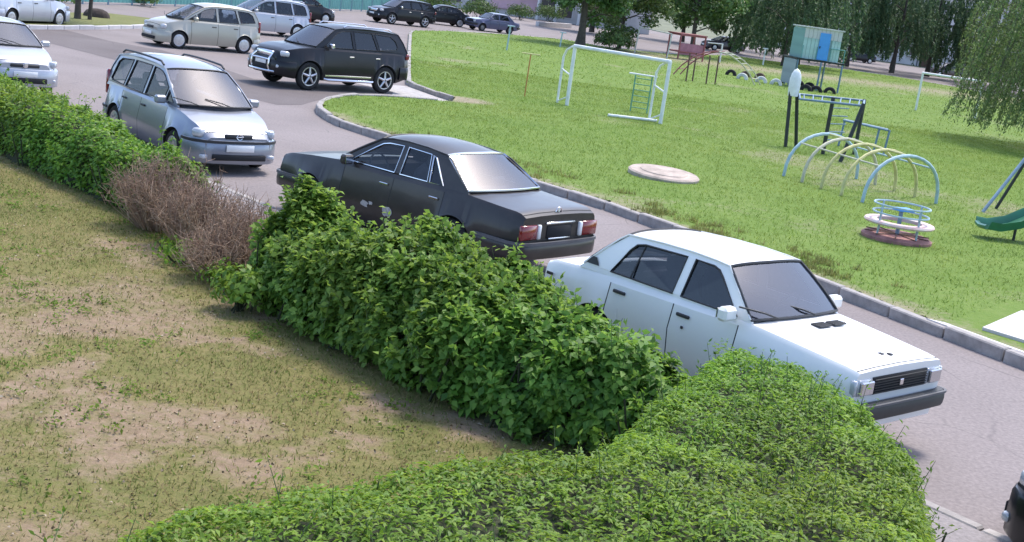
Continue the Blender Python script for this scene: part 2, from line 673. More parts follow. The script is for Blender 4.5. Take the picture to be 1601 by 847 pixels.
        so = link(name, raw_mesh(name, V2, F2, mat, True, sharp=80), root)
        per = [V2[j] for j in range(NU + 1)] + [V2[i * (NU + 1) + NU] for i in range(1, NV + 1)] + [V2[NV * (NU + 1) + j] for j in range(NU - 1, -1, -1)] + [V2[i * (NU + 1)] for i in range(NV - 1, 0, -1)]
        MB().tube([(p[0] + sign * .004, p[1], p[2] + .003) for p in per], .016, 5, closed=True).build(name.split('_')[0] + '_seal', (sp.get('seal', PLASTIC) if sign < 0 else PLASTIC), so, True)
        return so, V2
    ws_o, wsV = screen('windscreen', (wsb[0], wsb[1]), (wst[0], wst[1]), bowf * 1.6, bowf, WSGLASS, 1)
    screen('rear_window', (rwb[0], rwb[1]), (rwt[0], rwt[1]), bowr * 1.4, bowr, WSGLASS, -1)
    if detail:
        for yy in (.18, -.42):
            sy = yy * ky
            bx = wsb[0] + bowf * 1.4
            MB().tube([(bx + .02, sy + .02, wsb[1] + .02), (bx - .10 * 0 - .02, sy - .14, wsb[1] + .07), (bx - .16, sy - .40, wsb[1] + .12)], .010, 5).build('wiper', PLASTIC, ws_o)
    # interior: tub, dashboard, seats
    zf = zb.min() + .1
    L0, L1 = rwb[0] + .02, wsb[0] - .02
    tub = MB()
    wi = (wb_ - .10)
    tub.add([(L0, -wi, zf), (L1, -wi, zf), (L1, wi, zf), (L0, wi, zf), (L0, -wi, zbelt - .05), (L1, -wi, zbelt - .05), (L1, wi, zbelt - .05), (L0, wi, zbelt - .05)],
            [(0, 1, 2, 3), (0, 4, 5, 1), (3, 2, 6, 7), (0, 3, 7, 4), (1, 5, 6, 2)])
    dx = wsb[0] - .28
    tub.box((dx + .14, 0, zbelt - .10), (.32, 2 * wi - .02, .16))
    tub.box((rwb[0] + .22, 0, zbelt - .06), (.30, 2 * wi - .02, .03))
    tub.build('interior_trim', DARKINT, root)
    if seats:
        fx = (wst[0] + rwt[0]) / 2 + .12
        for y in (-.36 * ky, .36 * ky):
            m = MB()
            m.box((fx + .1, y, zf + .30), (.50, .50, .22), bev=.05)
            m.tube([(fx - .12, y, zf + .35), (fx - .24, y, zbelt + .05), (fx - .30, y, zbelt + .18)], [.23, .21, .14], 8)
            m.box((fx - .31, y, zbelt + .25), (.10, .26, .17), bev=.04)
            m.build('seat', SEATM, root, True)
        m = MB()
        rx = max(fx - .95, rwb[0] + .58)
        m.box((rx + .1, 0, zf + .30), (.5, 1.2 * ky, .2), bev=.05)
        m.box((rx - .18, 0, (zf + .3 + zbelt) / 2), (.16, 1.2 * ky, zbelt - zf - .28), bev=.05)
        for y in (-.34, .34): m.box((rx - .16, y, zbelt + .08), (.09, .24, .12), bev=.03)
        m.build('rear_seat', SEATM, root, True)
        MB().tube([(dx - .10 + .07 * math.sin(q), .36 * ky + .18 * math.cos(q), zbelt - .02 + .17 * math.sin(q)) for q in np.linspace(0, 2 * math.pi, 17)[:-1]], .014, 5, closed=True).build('steering_wheel', PLASTIC, root, True)
    # wheels
    for xw in (xa, xb):
        for s in (1, -1): wheel(root, xw, s * (float(np.interp(.4, [0, 1], [1, 1])) * (crv(S['wl'], [xw])[0]) - .085), r, sp['wheel'])
    # handles
    for (n, s), d in doorobj.items():
        hx = min(doors[n]) + .16
        hz = sp['handle_z'] * kz
        y = s * (float(np.interp(hz, [S['zm'], crv(S['zs'], [hx])[0]], [crv(S['wm'], [hx])[0], crv(S['ws'], [hx])[0]])) + .012)
        MB().box((hx, y, hz), (.17, .03, .035), bev=.008).build('door_handle', sp.get('handle', PLASTIC), d, True)
    # mirrors
    for s in (1, -1):
        mx_, mz = sp['mirror'][0] * kx, sp['mirror'][1] * kz
        y0 = s * gy(mx_, mz)
        mo = MB().box((mx_ + .02, y0 + s * .17, mz + .03), (.12, .20, .14), bev=.03)
        mo.tube([(mx_, y0 - s * .01, mz - .03), (mx_ + .01, y0 + s * .1, mz)], .022, 6)
        ob = mo.build('side_mirror', sp.get('mirrormat', paint), root, True)
        MB().box((mx_ - .044, y0 + s * .17, mz + .03), (.006, .16, .10)).build('mirror_glass', CHROME, ob)
    # bumpers
    for key, front in (('bf', True), ('br', False)):
        b = sp.get(key)
        if not b: continue
        pth = bumper_path(b['x'] * kx, b['w'] * ky, b['back'] * kx, b['rad'], front, b.get('bow', .06))
        z0, z1 = b['z'][0] * kz, b['z'][1] * kz
        t = b.get('t', .08)
        prof = [(-t, z0), (-.012, z0), (0, z0 + .025), (.006, (z0 + z1) / 2), (0, z1 - .025), (-.02, z1), (-t, z1)]
        v_, f_ = sweep_u(pth, prof)
        me = raw_mesh('bumper', v_, f_, b['mat'] or paint, True, sharp=40)
        bm = bmesh.new(); bm.from_mesh(me); bmesh.ops.recalc_face_normals(bm, faces=bm.faces); bm.to_mesh(me); bm.free()
        bo = link('front_bumper' if front else 'rear_bumper', me, root)
        if b.get('strip'):
            zc, hh, mt = b['strip']
            prof = [(-.01, zc * kz - hh), (.016, zc * kz - hh), (.016, zc * kz + hh), (-.01, zc * kz + hh)]
            v_, f_ = sweep_u(pth, prof)
            link('bumper_strip', raw_mesh('bumper_strip', v_, f_, mt, True, sharp=40), bo)
    # extra pieces: boxes on the ends: (name, mat, centre, dims, yaw) mirrored in y when y != 0
    for nm, mt, c, d, yaw in sp.get('extras', []):
        for s in ((1, -1) if abs(c[1]) > 1e-6 else (1,)):
            m = MB().box((c[0] * kx, s * c[1] * ky, c[2] * kz), d, rz=s * math.radians(yaw), bev=min(d) * .22)
            m.build(nm, mt or paint, root, True, 50)
    return root
# ------------------------------------------------------------------ numpy noise and polygons
def vnoise(x, y, sc_, seed=0):
    x = np.asarray(x) / sc_ + 1000; y = np.asarray(y) / sc_ + 1000
    xi, yi = np.floor(x).astype(np.int64), np.floor(y).astype(np.int64)
    fx, fy = x - xi, y - yi
    fx, fy = fx * fx * (3 - 2 * fx), fy * fy * (3 - 2 * fy)

    def h(a, b):
        n = (a * 374761393 + b * 668265263 + seed * 974711) & 0x7fffffff
        n = ((n ^ (n >> 13)) * 1274126177) & 0x7fffffff
        return ((n ^ (n >> 16)) & 0xffff) / 65535.0
    return (h(xi, yi) * (1 - fx) + h(xi + 1, yi) * fx) * (1 - fy) + (h(xi, yi + 1) * (1 - fx) + h(xi + 1, yi + 1) * fx) * fy


def fbm(x, y, sc_, seed=0, o=4):
    s, a, t = 0, 1, 0
    for i in range(o):
        s = s + a * vnoise(x, y, sc_ / 2 ** i, seed + i * 17); t += a; a *= .55
    return s / t


def inside(x, y, poly):
    r = np.zeros(np.shape(x), bool)
    n = len(poly)
    for i in range(n):
        x1, y1 = poly[i]; x2, y2 = poly[(i + 1) % n]
        c = ((y1 > y) != (y2 > y)) & (x < (x2 - x1) * (y - y1) / (y2 - y1 + 1e-12) + x1)
        r ^= c
    return r


def pdist(x, y, poly, closed=True):
    d = np.full(np.shape(x), 1e9)
    n = len(poly)
    for i in range(n if closed else n - 1):
        x1, y1 = poly[i]; x2, y2 = poly[(i + 1) % n]
        dx, dy = x2 - x1, y2 - y1
        t = np.clip(((x - x1) * dx + (y - y1) * dy) / (dx * dx + dy * dy + 1e-12), 0, 1)
        d = np.minimum(d, np.hypot(x - x1 - t * dx, y - y1 - t * dy))
    return d


def sheet(name, poly, z, mat, kind='structure'):
    T = tessellate_polygon([[Vector((x, y, 0)) for x, y in poly]])
    me = raw_mesh(name, [(x, y, z) for x, y in poly], [tuple(t) for t in T], mat)
    bm = bmesh.new(); bm.from_mesh(me)
    bmesh.ops.recalc_face_normals(bm, faces=bm.faces)
    for f in bm.faces:
        if f.normal.z < 0: f.normal_flip()
    bm.to_mesh(me); bm.free()
    o = link(name, me)
    if kind: o['kind'] = kind
    return o


def grid_sheet(name, x0, x1, y0, y1, step, poly, zf, mat, attrs):
    nx, ny = int((x1 - x0) / step) + 1, int((y1 - y0) / step) + 1
    X, Y = np.meshgrid(np.linspace(x0, x1, nx), np.linspace(y0, y1, ny))
    ok = inside(X, Y, poly)
    Z = zf(X, Y)
    V = np.stack([X, Y, Z], -1).reshape(-1, 3)
    I = np.arange(nx * ny).reshape(ny, nx)
    q = np.stack([I[:-1, :-1], I[:-1, 1:], I[1:, 1:], I[1:, :-1]], -1).reshape(-1, 4)
    okq = (ok[:-1, :-1] & ok[:-1, 1:] & ok[1:, 1:] & ok[1:, :-1]).ravel()
    me = bulk_mesh(name, V, q[okq], mat, True)
    for k, fn in attrs.items():
        at = me.attributes.new(k, 'FLOAT', 'POINT')
        at.data.foreach_set('value', np.clip(fn(X, Y), 0, 1).ravel().astype(np.float32))
    o = link(name, me)
    o['kind'] = 'structure'
    return o


# ------------------------------------------------------------------ ground materials
def asphalt(name, c0, c1, stain=(.12, .11, .115), crack=True):
    m, t, b, N, L = nodes(name)
    tc = N.new('ShaderNodeTexCoord')

    def noise(scale, det=5, rough=.6):
        n = N.new('ShaderNodeTexNoise')
        n.inputs['Scale'].default_value = scale; n.inputs['Detail'].default_value = det; n.inputs['Roughness'].default_value = rough
        L.new(tc.outputs['Object'], n.inputs['Vector'])
        return n
    n1, n2, n3 = noise(.35), noise(22, 3), noise(1.7, 6, .7)
    r1 = N.new('ShaderNodeValToRGB')
    r1.color_ramp.elements[0].position = .32; r1.color_ramp.elements[1].position = .68
    r1.color_ramp.elements[0].color = (*c0, 1); r1.color_ramp.elements[1].color = (*c1, 1)
    L.new(n1.outputs['Fac'], r1.inputs['Fac'])
    mx = N.new('ShaderNodeMix'); mx.data_type = 'RGBA'; mx.blend_type = 'MULTIPLY'
    mr = N.new('ShaderNodeMapRange'); mr.inputs[1].default_value, mr.inputs[2].default_value = .3, .7
    mr.inputs[3].default_value, mr.inputs[4].default_value = .78, 1.15
    L.new(n2.outputs['Fac'], mr.inputs[0])
    mx.inputs['Factor'].default_value = 1
    L.new(r1.outputs['Color'], mx.inputs['A'])
    L.new(mr.outputs[0], mx.inputs['B'])
    mx2 = N.new('ShaderNodeMix'); mx2.data_type = 'RGBA'
    r3 = N.new('ShaderNodeMapRange'); r3.inputs[1].default_value, r3.inputs[2].default_value = .60, .78
    r3.inputs[3].default_value, r3.inputs[4].default_value = 0, .55
    L.new(n3.outputs['Fac'], r3.inputs[0])
    L.new(r3.outputs[0], mx2.inputs['Factor'])
    L.new(mx.outputs['Result'], mx2.inputs['A'])
    mx2.inputs['B'].default_value = (*stain, 1)
    col = mx2
    if crack:
        vo = N.new('ShaderNodeTexVoronoi'); vo.feature = 'DISTANCE_TO_EDGE'
        vo.inputs['Scale'].default_value = .42
        wv = N.new('ShaderNodeMix'); wv.data_type = 'RGBA'; wv.inputs['Factor'].default_value = .12
        L.new(tc.outputs['Object'], wv.inputs['A']); L.new(n3.outputs['Color'], wv.inputs['B'])
        L.new(wv.outputs['Result'], vo.inputs['Vector'])
        mc = N.new('ShaderNodeMapRange'); mc.inputs[1].default_value, mc.inputs[2].default_value = .0, .006
        mc.inputs[3].default_value, mc.inputs[4].default_value = .55, 0
        L.new(vo.outputs['Distance'], mc.inputs[0])
        mk = N.new('ShaderNodeMath'); mk.operation = 'MULTIPLY'
        rk = N.new('ShaderNodeMapRange'); rk.inputs[1].default_value, rk.inputs[2].default_value = .48, .6
        L.new(n1.outputs['Fac'], rk.inputs[0])
        L.new(mc.outputs[0], mk.inputs[0]); L.new(rk.outputs[0], mk.inputs[1])
        mx3 = N.new('ShaderNodeMix'); mx3.data_type = 'RGBA'
        L.new(mk.outputs[0], mx3.inputs['Factor']); L.new(mx2.outputs['Result'], mx3.inputs['A'])
        mx3.inputs['B'].default_value = (.06, .055, .055, 1)
        col = mx3
    L.new(col.outputs['Result'], b.inputs['Base Color'])
    b.inputs['Roughness'].default_value = .9
    b.inputs['Specular IOR Level'].default_value = .25
    bu = N.new('ShaderNodeBump'); bu.inputs['Strength'].default_value = .25; bu.inputs['Distance'].default_value = .01
    n4 = noise(90, 2)
    L.new(n4.outputs['Fac'], bu.inputs['Height']); L.new(bu.outputs['Normal'], b.inputs['Normal'])
    return m


def soil_mat(name, grass_cols, soil_cols, attr):
    m, t, b, N, L = nodes(name)
    tc = N.new('ShaderNodeTexCoord')

    def noise(scale, det=5, rough=.65):
        n = N.new('ShaderNodeTexNoise')
        n.inputs['Scale'].default_value = scale; n.inputs['Detail'].default_value = det; n.inputs['Roughness'].default_value = rough
        L.new(tc.outputs['Object'], n.inputs['Vector'])
        return n

    def ramp(n, cols, p0=.3, p1=.7):
        r = N.new('ShaderNodeValToRGB'); el = r.color_ramp.elements
        while len(el) < len(cols): el.new(.5)
        for i, c in enumerate(cols):
            el[i].position = p0 + (p1 - p0) * i / (len(cols) - 1); el[i].color = (*c, 1)
        L.new(n.outputs['Fac'], r.inputs['Fac'])
        return r
    g1 = ramp(noise(.55, 8, .72), grass_cols)
    g2 = ramp(noise(9, 6, .75), grass_cols, .25, .75)
    gm = N.new('ShaderNodeMix'); gm.data_type = 'RGBA'; gm.inputs['Factor'].default_value = .5
    L.new(g1.outputs['Color'], gm.inputs['A']); L.new(g2.outputs['Color'], gm.inputs['B'])
    s1 = ramp(noise(6, 8, .75), soil_cols)
    at = N.new('ShaderNodeAttribute'); at.attribute_name = attr
    nz = noise(4.5, 9, .85)
    ad = N.new('ShaderNodeMath'); ad.operation = 'ADD'
    nm = N.new('ShaderNodeMath'); nm.operation = 'MULTIPLY_ADD'; nm.inputs[1].default_value = 2.4; nm.inputs[2].default_value = -.7
    L.new(nz.outputs['Fac'], nm.inputs[0])
    L.new(at.outputs['Fac'], ad.inputs[0]); L.new(nm.outputs[0], ad.inputs[1])
    mr = N.new('ShaderNodeMapRange'); mr.inputs[1].default_value, mr.inputs[2].default_value = .72, 1.32
    L.new(ad.outputs[0], mr.inputs[0])
    mx = N.new('ShaderNodeMix'); mx.data_type = 'RGBA'
    L.new(mr.outputs[0], mx.inputs['Factor']); L.new(gm.outputs['Result'], mx.inputs['A']); L.new(s1.outputs['Color'], mx.inputs['B'])
    L.new(mx.outputs['Result'], b.inputs['Base Color'])
    b.inputs['Roughness'].default_value = .95
    b.inputs['Specular IOR Level'].default_value = .15
    bu = N.new('ShaderNodeBump'); bu.inputs['Strength'].default_value = .6; bu.inputs['Distance'].default_value = .04
    L.new(noise(16, 6, .75).outputs['Fac'], bu.inputs['Height']); L.new(bu.outputs['Normal'], b.inputs['Normal'])
    return m


ASPH = asphalt('asphalt', (.215, .185, .178), (.262, .227, .219))
ASPHD = asphalt('dark_asphalt', (.135, .115, .112), (.175, .152, .148), crack=True)
CONC = pm('concrete', (.42, .39, .37), .9, var=.3, vscale=4, bump=.3, bscale=30)
CONCP = pm('pale_concrete', (.58, .55, .54), .85, var=.15, vscale=3, bump=.2, bscale=25)
KERBM = pm('kerb_concrete', (.36, .33, .31), .9, var=.35, vscale=3.5, bump=.4, bscale=26)

NEARK = [(14.0, -2.0), (8.0, 5.3), (5.6, 8.2), (3.84, 10.25), (-3.60, 18.95), (-5.5, 21.0), (-9.6, 25.4), (-16.2, 32.2), (-34, 51)]
PLAYK = [(18, -2.0), (13, 6.0), (9.4, 11.4), (6.6, 15.7), (5.15, 18.1), (1.7, 23.4), (-3.5, 29.0), (-4.6, 30.3), (-5.3, 31.7), (-5.65, 33.2), (-5.75, 34.6), (-5.5, 36.2), (-5.0, 37.4), (-4.0, 38.2), (-2.75, 39.0)]
BAYK = [(-2.7, 40.3), (-3.3, 41.3), (-4.4, 43.4), (-4.7, 46.0), (-6.0, 58), (-8.0, 77.0), (-8.2, 80.5), (-6.4, 87)]
FARK = [(-6.4, 87), (-2.4, 95), (1.4, 100.0), (4.0, 96.5), (9.6, 100), (16.6, 116), (21.5, 116.5), (28.2, 122), (33.5, 121), (38, 112), (45, 100), (60, 80), (60, -2)]
LAWN = PLAYK + BAYK + FARK
YARD = NEARK + [(-60, 51), (-60, -12), (14, -12)]

FOOT = [(5.5, 8.1), (3.74, 10.15), (-3.68, 18.85), (-5.6, 20.9), (-9.7, 25.3), (-16.2, 32.0)]
big = sheet('ground', [(-900, -60), (900, -60), (900, 1500), (-900, 1500)], -.03, pm('far_ground', (.16, .17, .10), .95, var=.35, vscale=.05))
sheet('road', [(-70, -15), (75, -15), (75, 178), (-70, 178)], 0, ASPH)
sheet('asphalt_patch', [(-18.6, 43.4), (-12.62, 38.5), (-9.4, 35.1), (-6.6, 32.9), (-6.1, 33.6), (-5.95, 35.2), (-5.6, 36.8), (-4.9, 37.9), (-4.0, 38.6), (-4.3, 40.4), (-6.0, 40.2), (-8.5, 38.6), (-10.6, 41.4), (-12.9, 44.0), (-14.9, 44.7), (-17.3, 46.8)], .004, ASPHD)
sheet('bay_pavement', [(-4.3, 38.4), (-2.8, 39.15), (-2.72, 40.2), (-3.3, 41.2), (-4.35, 43.2), (-6.4, 42.2), (-4.5, 40.5)], .008, CONC)

# dirt of the yard: hand-placed bare patches, broken by noise
PATCH = [(-3.95, 12.3, 1.1, .8), (-2.5, 11.75, 1.0, .35), (-2.9, 9.4, .85, 1.0), (-3.9, 10.3, .6, .9), (-.9, 10.6, .28, .45), (.0, 10.4, .7, .4), (-1.6, 8.9, .6, .4), (-1.1, 9.6, .5, .3), (-6.3, 14.2, .9, .5), (-5.0, 11.5, .7, .6), (.7, 10.7, .9, .5), (-2.2, 13.6, .6, .35), (-4.6, 15.4, .9, .6)]


def yard_dirt(X, Y):
    d = np.zeros(np.shape(X))
    wx, wy = 2.2 * (fbm(X, Y, 1.1, 3, 5) - .5), 2.2 * (fbm(X, Y, 1.1, 9, 5) - .5)
    for px, py, a, b_ in PATCH:
        q = ((X + wx * 1.1 - px) / a) ** 2 + ((Y + wy * 1.1 - py) / b_) ** 2
        d = np.maximum(d, np.clip(1.25 - q, 0, 1) * .72)
    d = np.maximum(d, np.clip((fbm(X, Y, 1.6, 31) - .52) * 2.6, 0, .6))
    green = np.clip((Y - 14.5 - (X + 4.5) * -.9) / 3.0, 0, 1)
    return np.clip(d * (1 - .6 * green), 0, 1)


def lawn_dirt(X, Y):
    k = pdist(X, Y, PLAYK, False)
    near = np.clip(1 - k / (.55 + .9 * fbm(X, Y, 1.5, 5)), 0, 1) * (Y < 32)
    d = near * .95
    d = np.maximum(d, np.clip(1.1 - ((X + 2.3) ** 2 + (Y - 40.0) ** 2) / 1.4, 0, 1))
    d = np.maximum(d, np.clip(1 - np.hypot(X - 7.2, Y - 24.7) / 1.0, 0, 1) * 1.0)
    d = np.maximum(d, np.clip(1 - (((X - 9.4) / 1.2) ** 2 + ((Y - 36) / 3.0) ** 2), 0, 1) * .55)
    d = np.maximum(d, np.clip(1 - np.abs(Y - 90 - .3 * X) / 12, 0, 1) * np.clip((X - 3) / 3, 0, 1) * .75)
    d = np.maximum(d, np.clip((fbm(X, Y, 4, 51) - .60) * 2.5, 0, .5))
    return d


YARDM = soil_mat('dry_lawn', [(.095, .122, .03), (.18, .165, .06), (.285, .22, .11)], [(.19, .135, .085), (.27, .195, .13), (.34, .255, .18)], 'soil')
LAWNM = soil_mat('green_lawn', [(.10, .165, .028), (.14, .215, .043), (.20, .25, .075)], [(.24, .21, .13), (.33, .28, .20)], 'soil')
bump = lambda X, Y: .05 + .035 * (fbm(X, Y, .8, 77) - .5) + .05 * (fbm(X, Y, 3, 78) - .5)
grid_sheet('yard_lawn', -30, 12, -4, 46, .10, [(a - .07, b - .07) for a, b in NEARK] + [(-60, 51), (-60, -12), (14, -12)], bump, YARDM, {'soil': yard_dirt})
lz = lambda X, Y: .125 + .05 * (fbm(X, Y, 2.5, 88) - .5)
grid_sheet('playground_lawn', -10, 60, -2, 124, .22, [(a + .05, b + .05) for a, b in PLAYK] + BAYK + FARK, lz, LAWNM, {'soil': lawn_dirt})


sheet('footway', FOOT + [(x - .62, y - .55) for x, y in FOOT[::-1]], .088, asphalt('footway_asphalt', (.22, .20, .20), (.30, .27, .265), crack=False))
# ------------------------------------------------------------------ kerbs, one stone at a time
def kerb(name, path, w, top, depth, mat, side, seg=1.0, maxd=1e9):
    root = empty(name, (0, 0, 0))
    root['kind'] = 'structure'
    bm = MB().box((0, 0, 0), (seg - .025, w, depth), bev=.018)
    me = raw_mesh('kerbstone', bm.v, bm.f, mat)
    P = [Vector((x, y)) for x, y in path]
    # resample
    pts, acc = [P[0].copy()], 0
    cur = P[0].copy(); i = 1
    while i < len(P):
        d = (P[i] - cur).length
        if d >= seg - acc - 1e-9 and d > 0:
            cur = cur + (P[i] - cur).normalized() * (seg - acc)
            pts.append(cur.copy()); acc = 0
        else:
            acc += d; cur = P[i].copy(); i += 1
    for a, b in zip(pts[:-1], pts[1:]):
        c = (a + b) / 2
        if c.length > maxd: continue
        t = (b - a); ang = math.atan2(t.y, t.x)
        nrm = Vector((-t.y, t.x)).normalized() * side * w / 2
        o = link('kerbstone', me, root)
        o.location = (c.x + nrm.x + random.uniform(-.008, .008), c.y + nrm.y + random.uniform(-.008, .008), top - depth / 2 + random.uniform(-.022, .012))
        o.rotation_euler = (random.uniform(-.045, .045), random.uniform(-.014, .014), ang + random.uniform(-.018, .018))
        o.scale = (t.length / seg, 1, 1)
    return root


kerb('playground_kerb', PLAYK[1:], .16, .17, .32, KERBM, -1)
kerb('yard_kerb', NEARK[1:8], .14, .10, .20, KERBM, 1)
kerb('parking_kerb', BAYK[:-1], .16, .16, .30, KERBM, -1)
kerb('far_kerb', FARK[:-2], .16, .15, .30, CONC, -1, 2.0)

# concrete slabs by the kerb at the right edge
for nm, lab, poly, z0, z1 in (
        ('concrete_slab', 'large pale concrete slab behind the kerb at the right edge', [(6.5, 17.15), (7.6, 18.7), (10.0, 16.9), (8.6, 14.9)], .02, .172),
        ('concrete_slab', 'low narrow concrete strip between kerb and pale slab', [(5.98, 17.15), (8.35, 13.55), (8.0, 13.35), (6.75, 15.85), (5.75, 17.25)], .05, .165)):
    o = MB().prism(poly, z0, z1).build(nm, CONCP)
    tag(o, lab, 'slab')

# verge with kerb in the top-left corner
VERGEM = soil_mat('verge_lawn', [(.12, .13, .05), (.17, .18, .07), (.22, .21, .10)], [(.28, .23, .17), (.36, .30, .24)], 'soil')
sheet('verge', [(-19.6, 44.6), (-17.9, 45.2), (-16.9, 49.6), (-16.2, 54.2), (-16.6, 58.5), (-19.4, 57.5), (-21.0, 50)], .11, VERGEM)
kerb('verge_kerb', [(-18.2, 44.0), (-17.75, 45.2), (-16.75, 49.6), (-16.05, 54.2), (-16.4, 58.5)], .15, .15, .28, CONCP, 1)
SMOKED = glass_mat('smoked_side_glass', (.30, .32, .35), .32)
LADA = dict(
    deck=[(-2.05, .845), (-1.98, .885), (-1.5, .93), (-1.4, .945), (.66, .955), (.85, .945), (1.35, .905), (1.8, .865), (1.90, .845)],
    zs=[(-2.05, .80), (-1.95, .845), (.7, .89), (1.8, .82), (1.9, .79)],
    zb=[(-2.05, .40), (-1.9, .30), (-1.6, .25), (1.6, .22), (1.85, .28), (1.9, .34)],
    ws=[(-2.05, .715), (-1.9, .735), (-1, .765), (.6, .765), (1.4, .74), (1.9, .715)],
    wm=[(-2.05, .745), (-1.85, .785), (-1, .81), (.7, .81), (1.5, .79), (1.9, .75)],
    wl=[(-2.05, .71), (-1.8, .75), (-1, .77), (.7, .77), (1.5, .75), (1.9, .71)], zm=.64,
    axf=1.212, axr=-1.212, r=.29, ra=.335, wheel='steel',
    doors=[(.60, -.20), (-.20, -1.06)], hood=(.72, 1.86), lid=(-2.0, -1.60),
    wsb=(.70, .955), wst=(.26, 1.335), rwt=(-1.06, 1.325), rwb=(-1.50, .95), belt=.92, gb=.735, gr=.585, crown=.065, bow=(.05, .05), taper=.006,
    side=[(-1.56, .90), (-1.50, .95), (-1.30, 1.13), (-1.14, 1.27), (-1.06, 1.325), (-.6, 1.35), (-.2, 1.357), (.1, 1.348), (.26, 1.335), (.48, 1.15), (.70, .955), (.74, .90)],
    wins=[[(.54, .955), (.24, 1.23), (.17, 1.28), (.09, 1.30), (-.14, 1.305), (-.16, .955)],
          [(-.27, .955), (-.25, 1.305), (-.80, 1.288), (-.90, 1.265), (-.96, 1.20), (-1.12, .955)]],
    handle_z=.80, mirror=(.52, .96), seal=PLASTIC, sideglass=SMOKED, guttermat=None, gutter=.011,
    bf=dict(x=1.99, w=.80, back=.30, rad=.08, z=(.42, .565), mat=PLASTIC, strip=(.555, .010, TRIMGREY), bow=.02),
    br=dict(x=2.13, w=.79, back=.30, rad=.08, z=(.42, .54), mat=PLASTIC, strip=(.53, .016, CHROME), bow=.02),
    extras=[('grille', DARKINT, (1.899, 0, .70), (.03, .93, .17), 0), ('headlight', LENS, (1.900, .585, .70), (.03, .22, .15), 0), ('indicator_lamp', LENS, (1.885, .725, .70), (.06, .05, .15), 0),
            ('tail_light', REDLENS, (-2.055, .56, .68), (.03, .28, .16), 0), ('number_plate', PLATE, (-2.06, 0, .66), (.012, .52, .11), 0)])

BENZ = dict(
    deck=[(-2.62, .85), (-2.56, .915), (-1.9, .955), (-1.5, .98), (.90, .965), (1.05, .955), (1.6, .91), (2.12, .845), (2.24, .80)],
    zs=[(-2.62, .80), (-2.5, .865), (-1.2, .905), (.8, .895), (2.1, .80), (2.24, .75)],
    zb=[(-2.62, .42), (-2.45, .30), (-2.0, .24), (1.9, .20), (2.15, .26), (2.24, .34)],
    ws=[(-2.62, .77), (-2.3, .805), (-1, .835), (.8, .835), (1.8, .80), (2.24, .76)],
    wm=[(-2.62, .815), (-2.3, .875), (-1, .908), (.9, .908), (1.8, .88), (2.24, .81)],
    wl=[(-2.62, .79), (-2.3, .85), (-1, .885), (.9, .885), (1.8, .86), (2.24, .79)], zm=.60,
    axf=1.4675, axr=-1.4675, r=.32, ra=.365, wheel='alloy',
    doors=[(.78, -.24), (-.24, -1.22)], hood=(1.0, 2.2), lid=(-2.57, -1.60),
    wsb=(.95, .965), wst=(.30, 1.325), rwt=(-.98, 1.325), rwb=(-1.58, .98), belt=.935, gb=.80, gr=.60, crown=.075, bow=(.09, .08), taper=.012,
    side=[(-1.66, .90), (-1.58, .98), (-1.32, 1.15), (-1.10, 1.28), (-.98, 1.325), (-.6, 1.355), (-.2, 1.365), (.1, 1.352), (.30, 1.325), (.62, 1.15), (.95, .965), (1.0, .90)],
    wins=[[(.74, .965), (.36, 1.20), (.24, 1.27), (.12, 1.295), (-.16, 1.305), (-.19, .965)],
          [(-.30, .965), (-.26, 1.305), (-.72, 1.29), (-.84, .965)],
          [(-.88, .965), (-.76, 1.288), (-.83, 1.265), (-1.14, .965)]],
    handle_z=.80, handle=CHROME, mirror=(.62, .97), seal=CHROME, trim=CHROME, guttermat=None, gutter=.012,
    bf=dict(x=2.34, w=.89, back=.75, rad=.20, z=(.36, .56), mat=None, strip=(.55, .02, TRIMGREY)),
    br=dict(x=2.70, w=.89, back=.80, rad=.22, z=(.34, .545), mat=None, strip=(.535, .02, TRIMGREY), bow=.05),
    extras=[('tail_light', REDLENS, (-2.62, .655, .665), (.06, .33, .20), 0), ('reversing_lamp', PLATE, (-2.628, .45, .665), (.06, .07, .20), 0),
            ('plate_recess', DARKINT, (-2.622, 0, .655), (.02, .54, .17), 0), ('chrome_strip', CHROME, (-2.632, 0, .765), (.03, .62, .028), 0), ('plate_edge', CHROME, (-2.634, 0, .568), (.02, .46, .026), 0),
            ('headlight', LENS, (2.245, .60, .64), (.05, .34, .19), 0), ('grille', CHROME, (2.26, 0, .66), (.08, .50, .30), 0)])

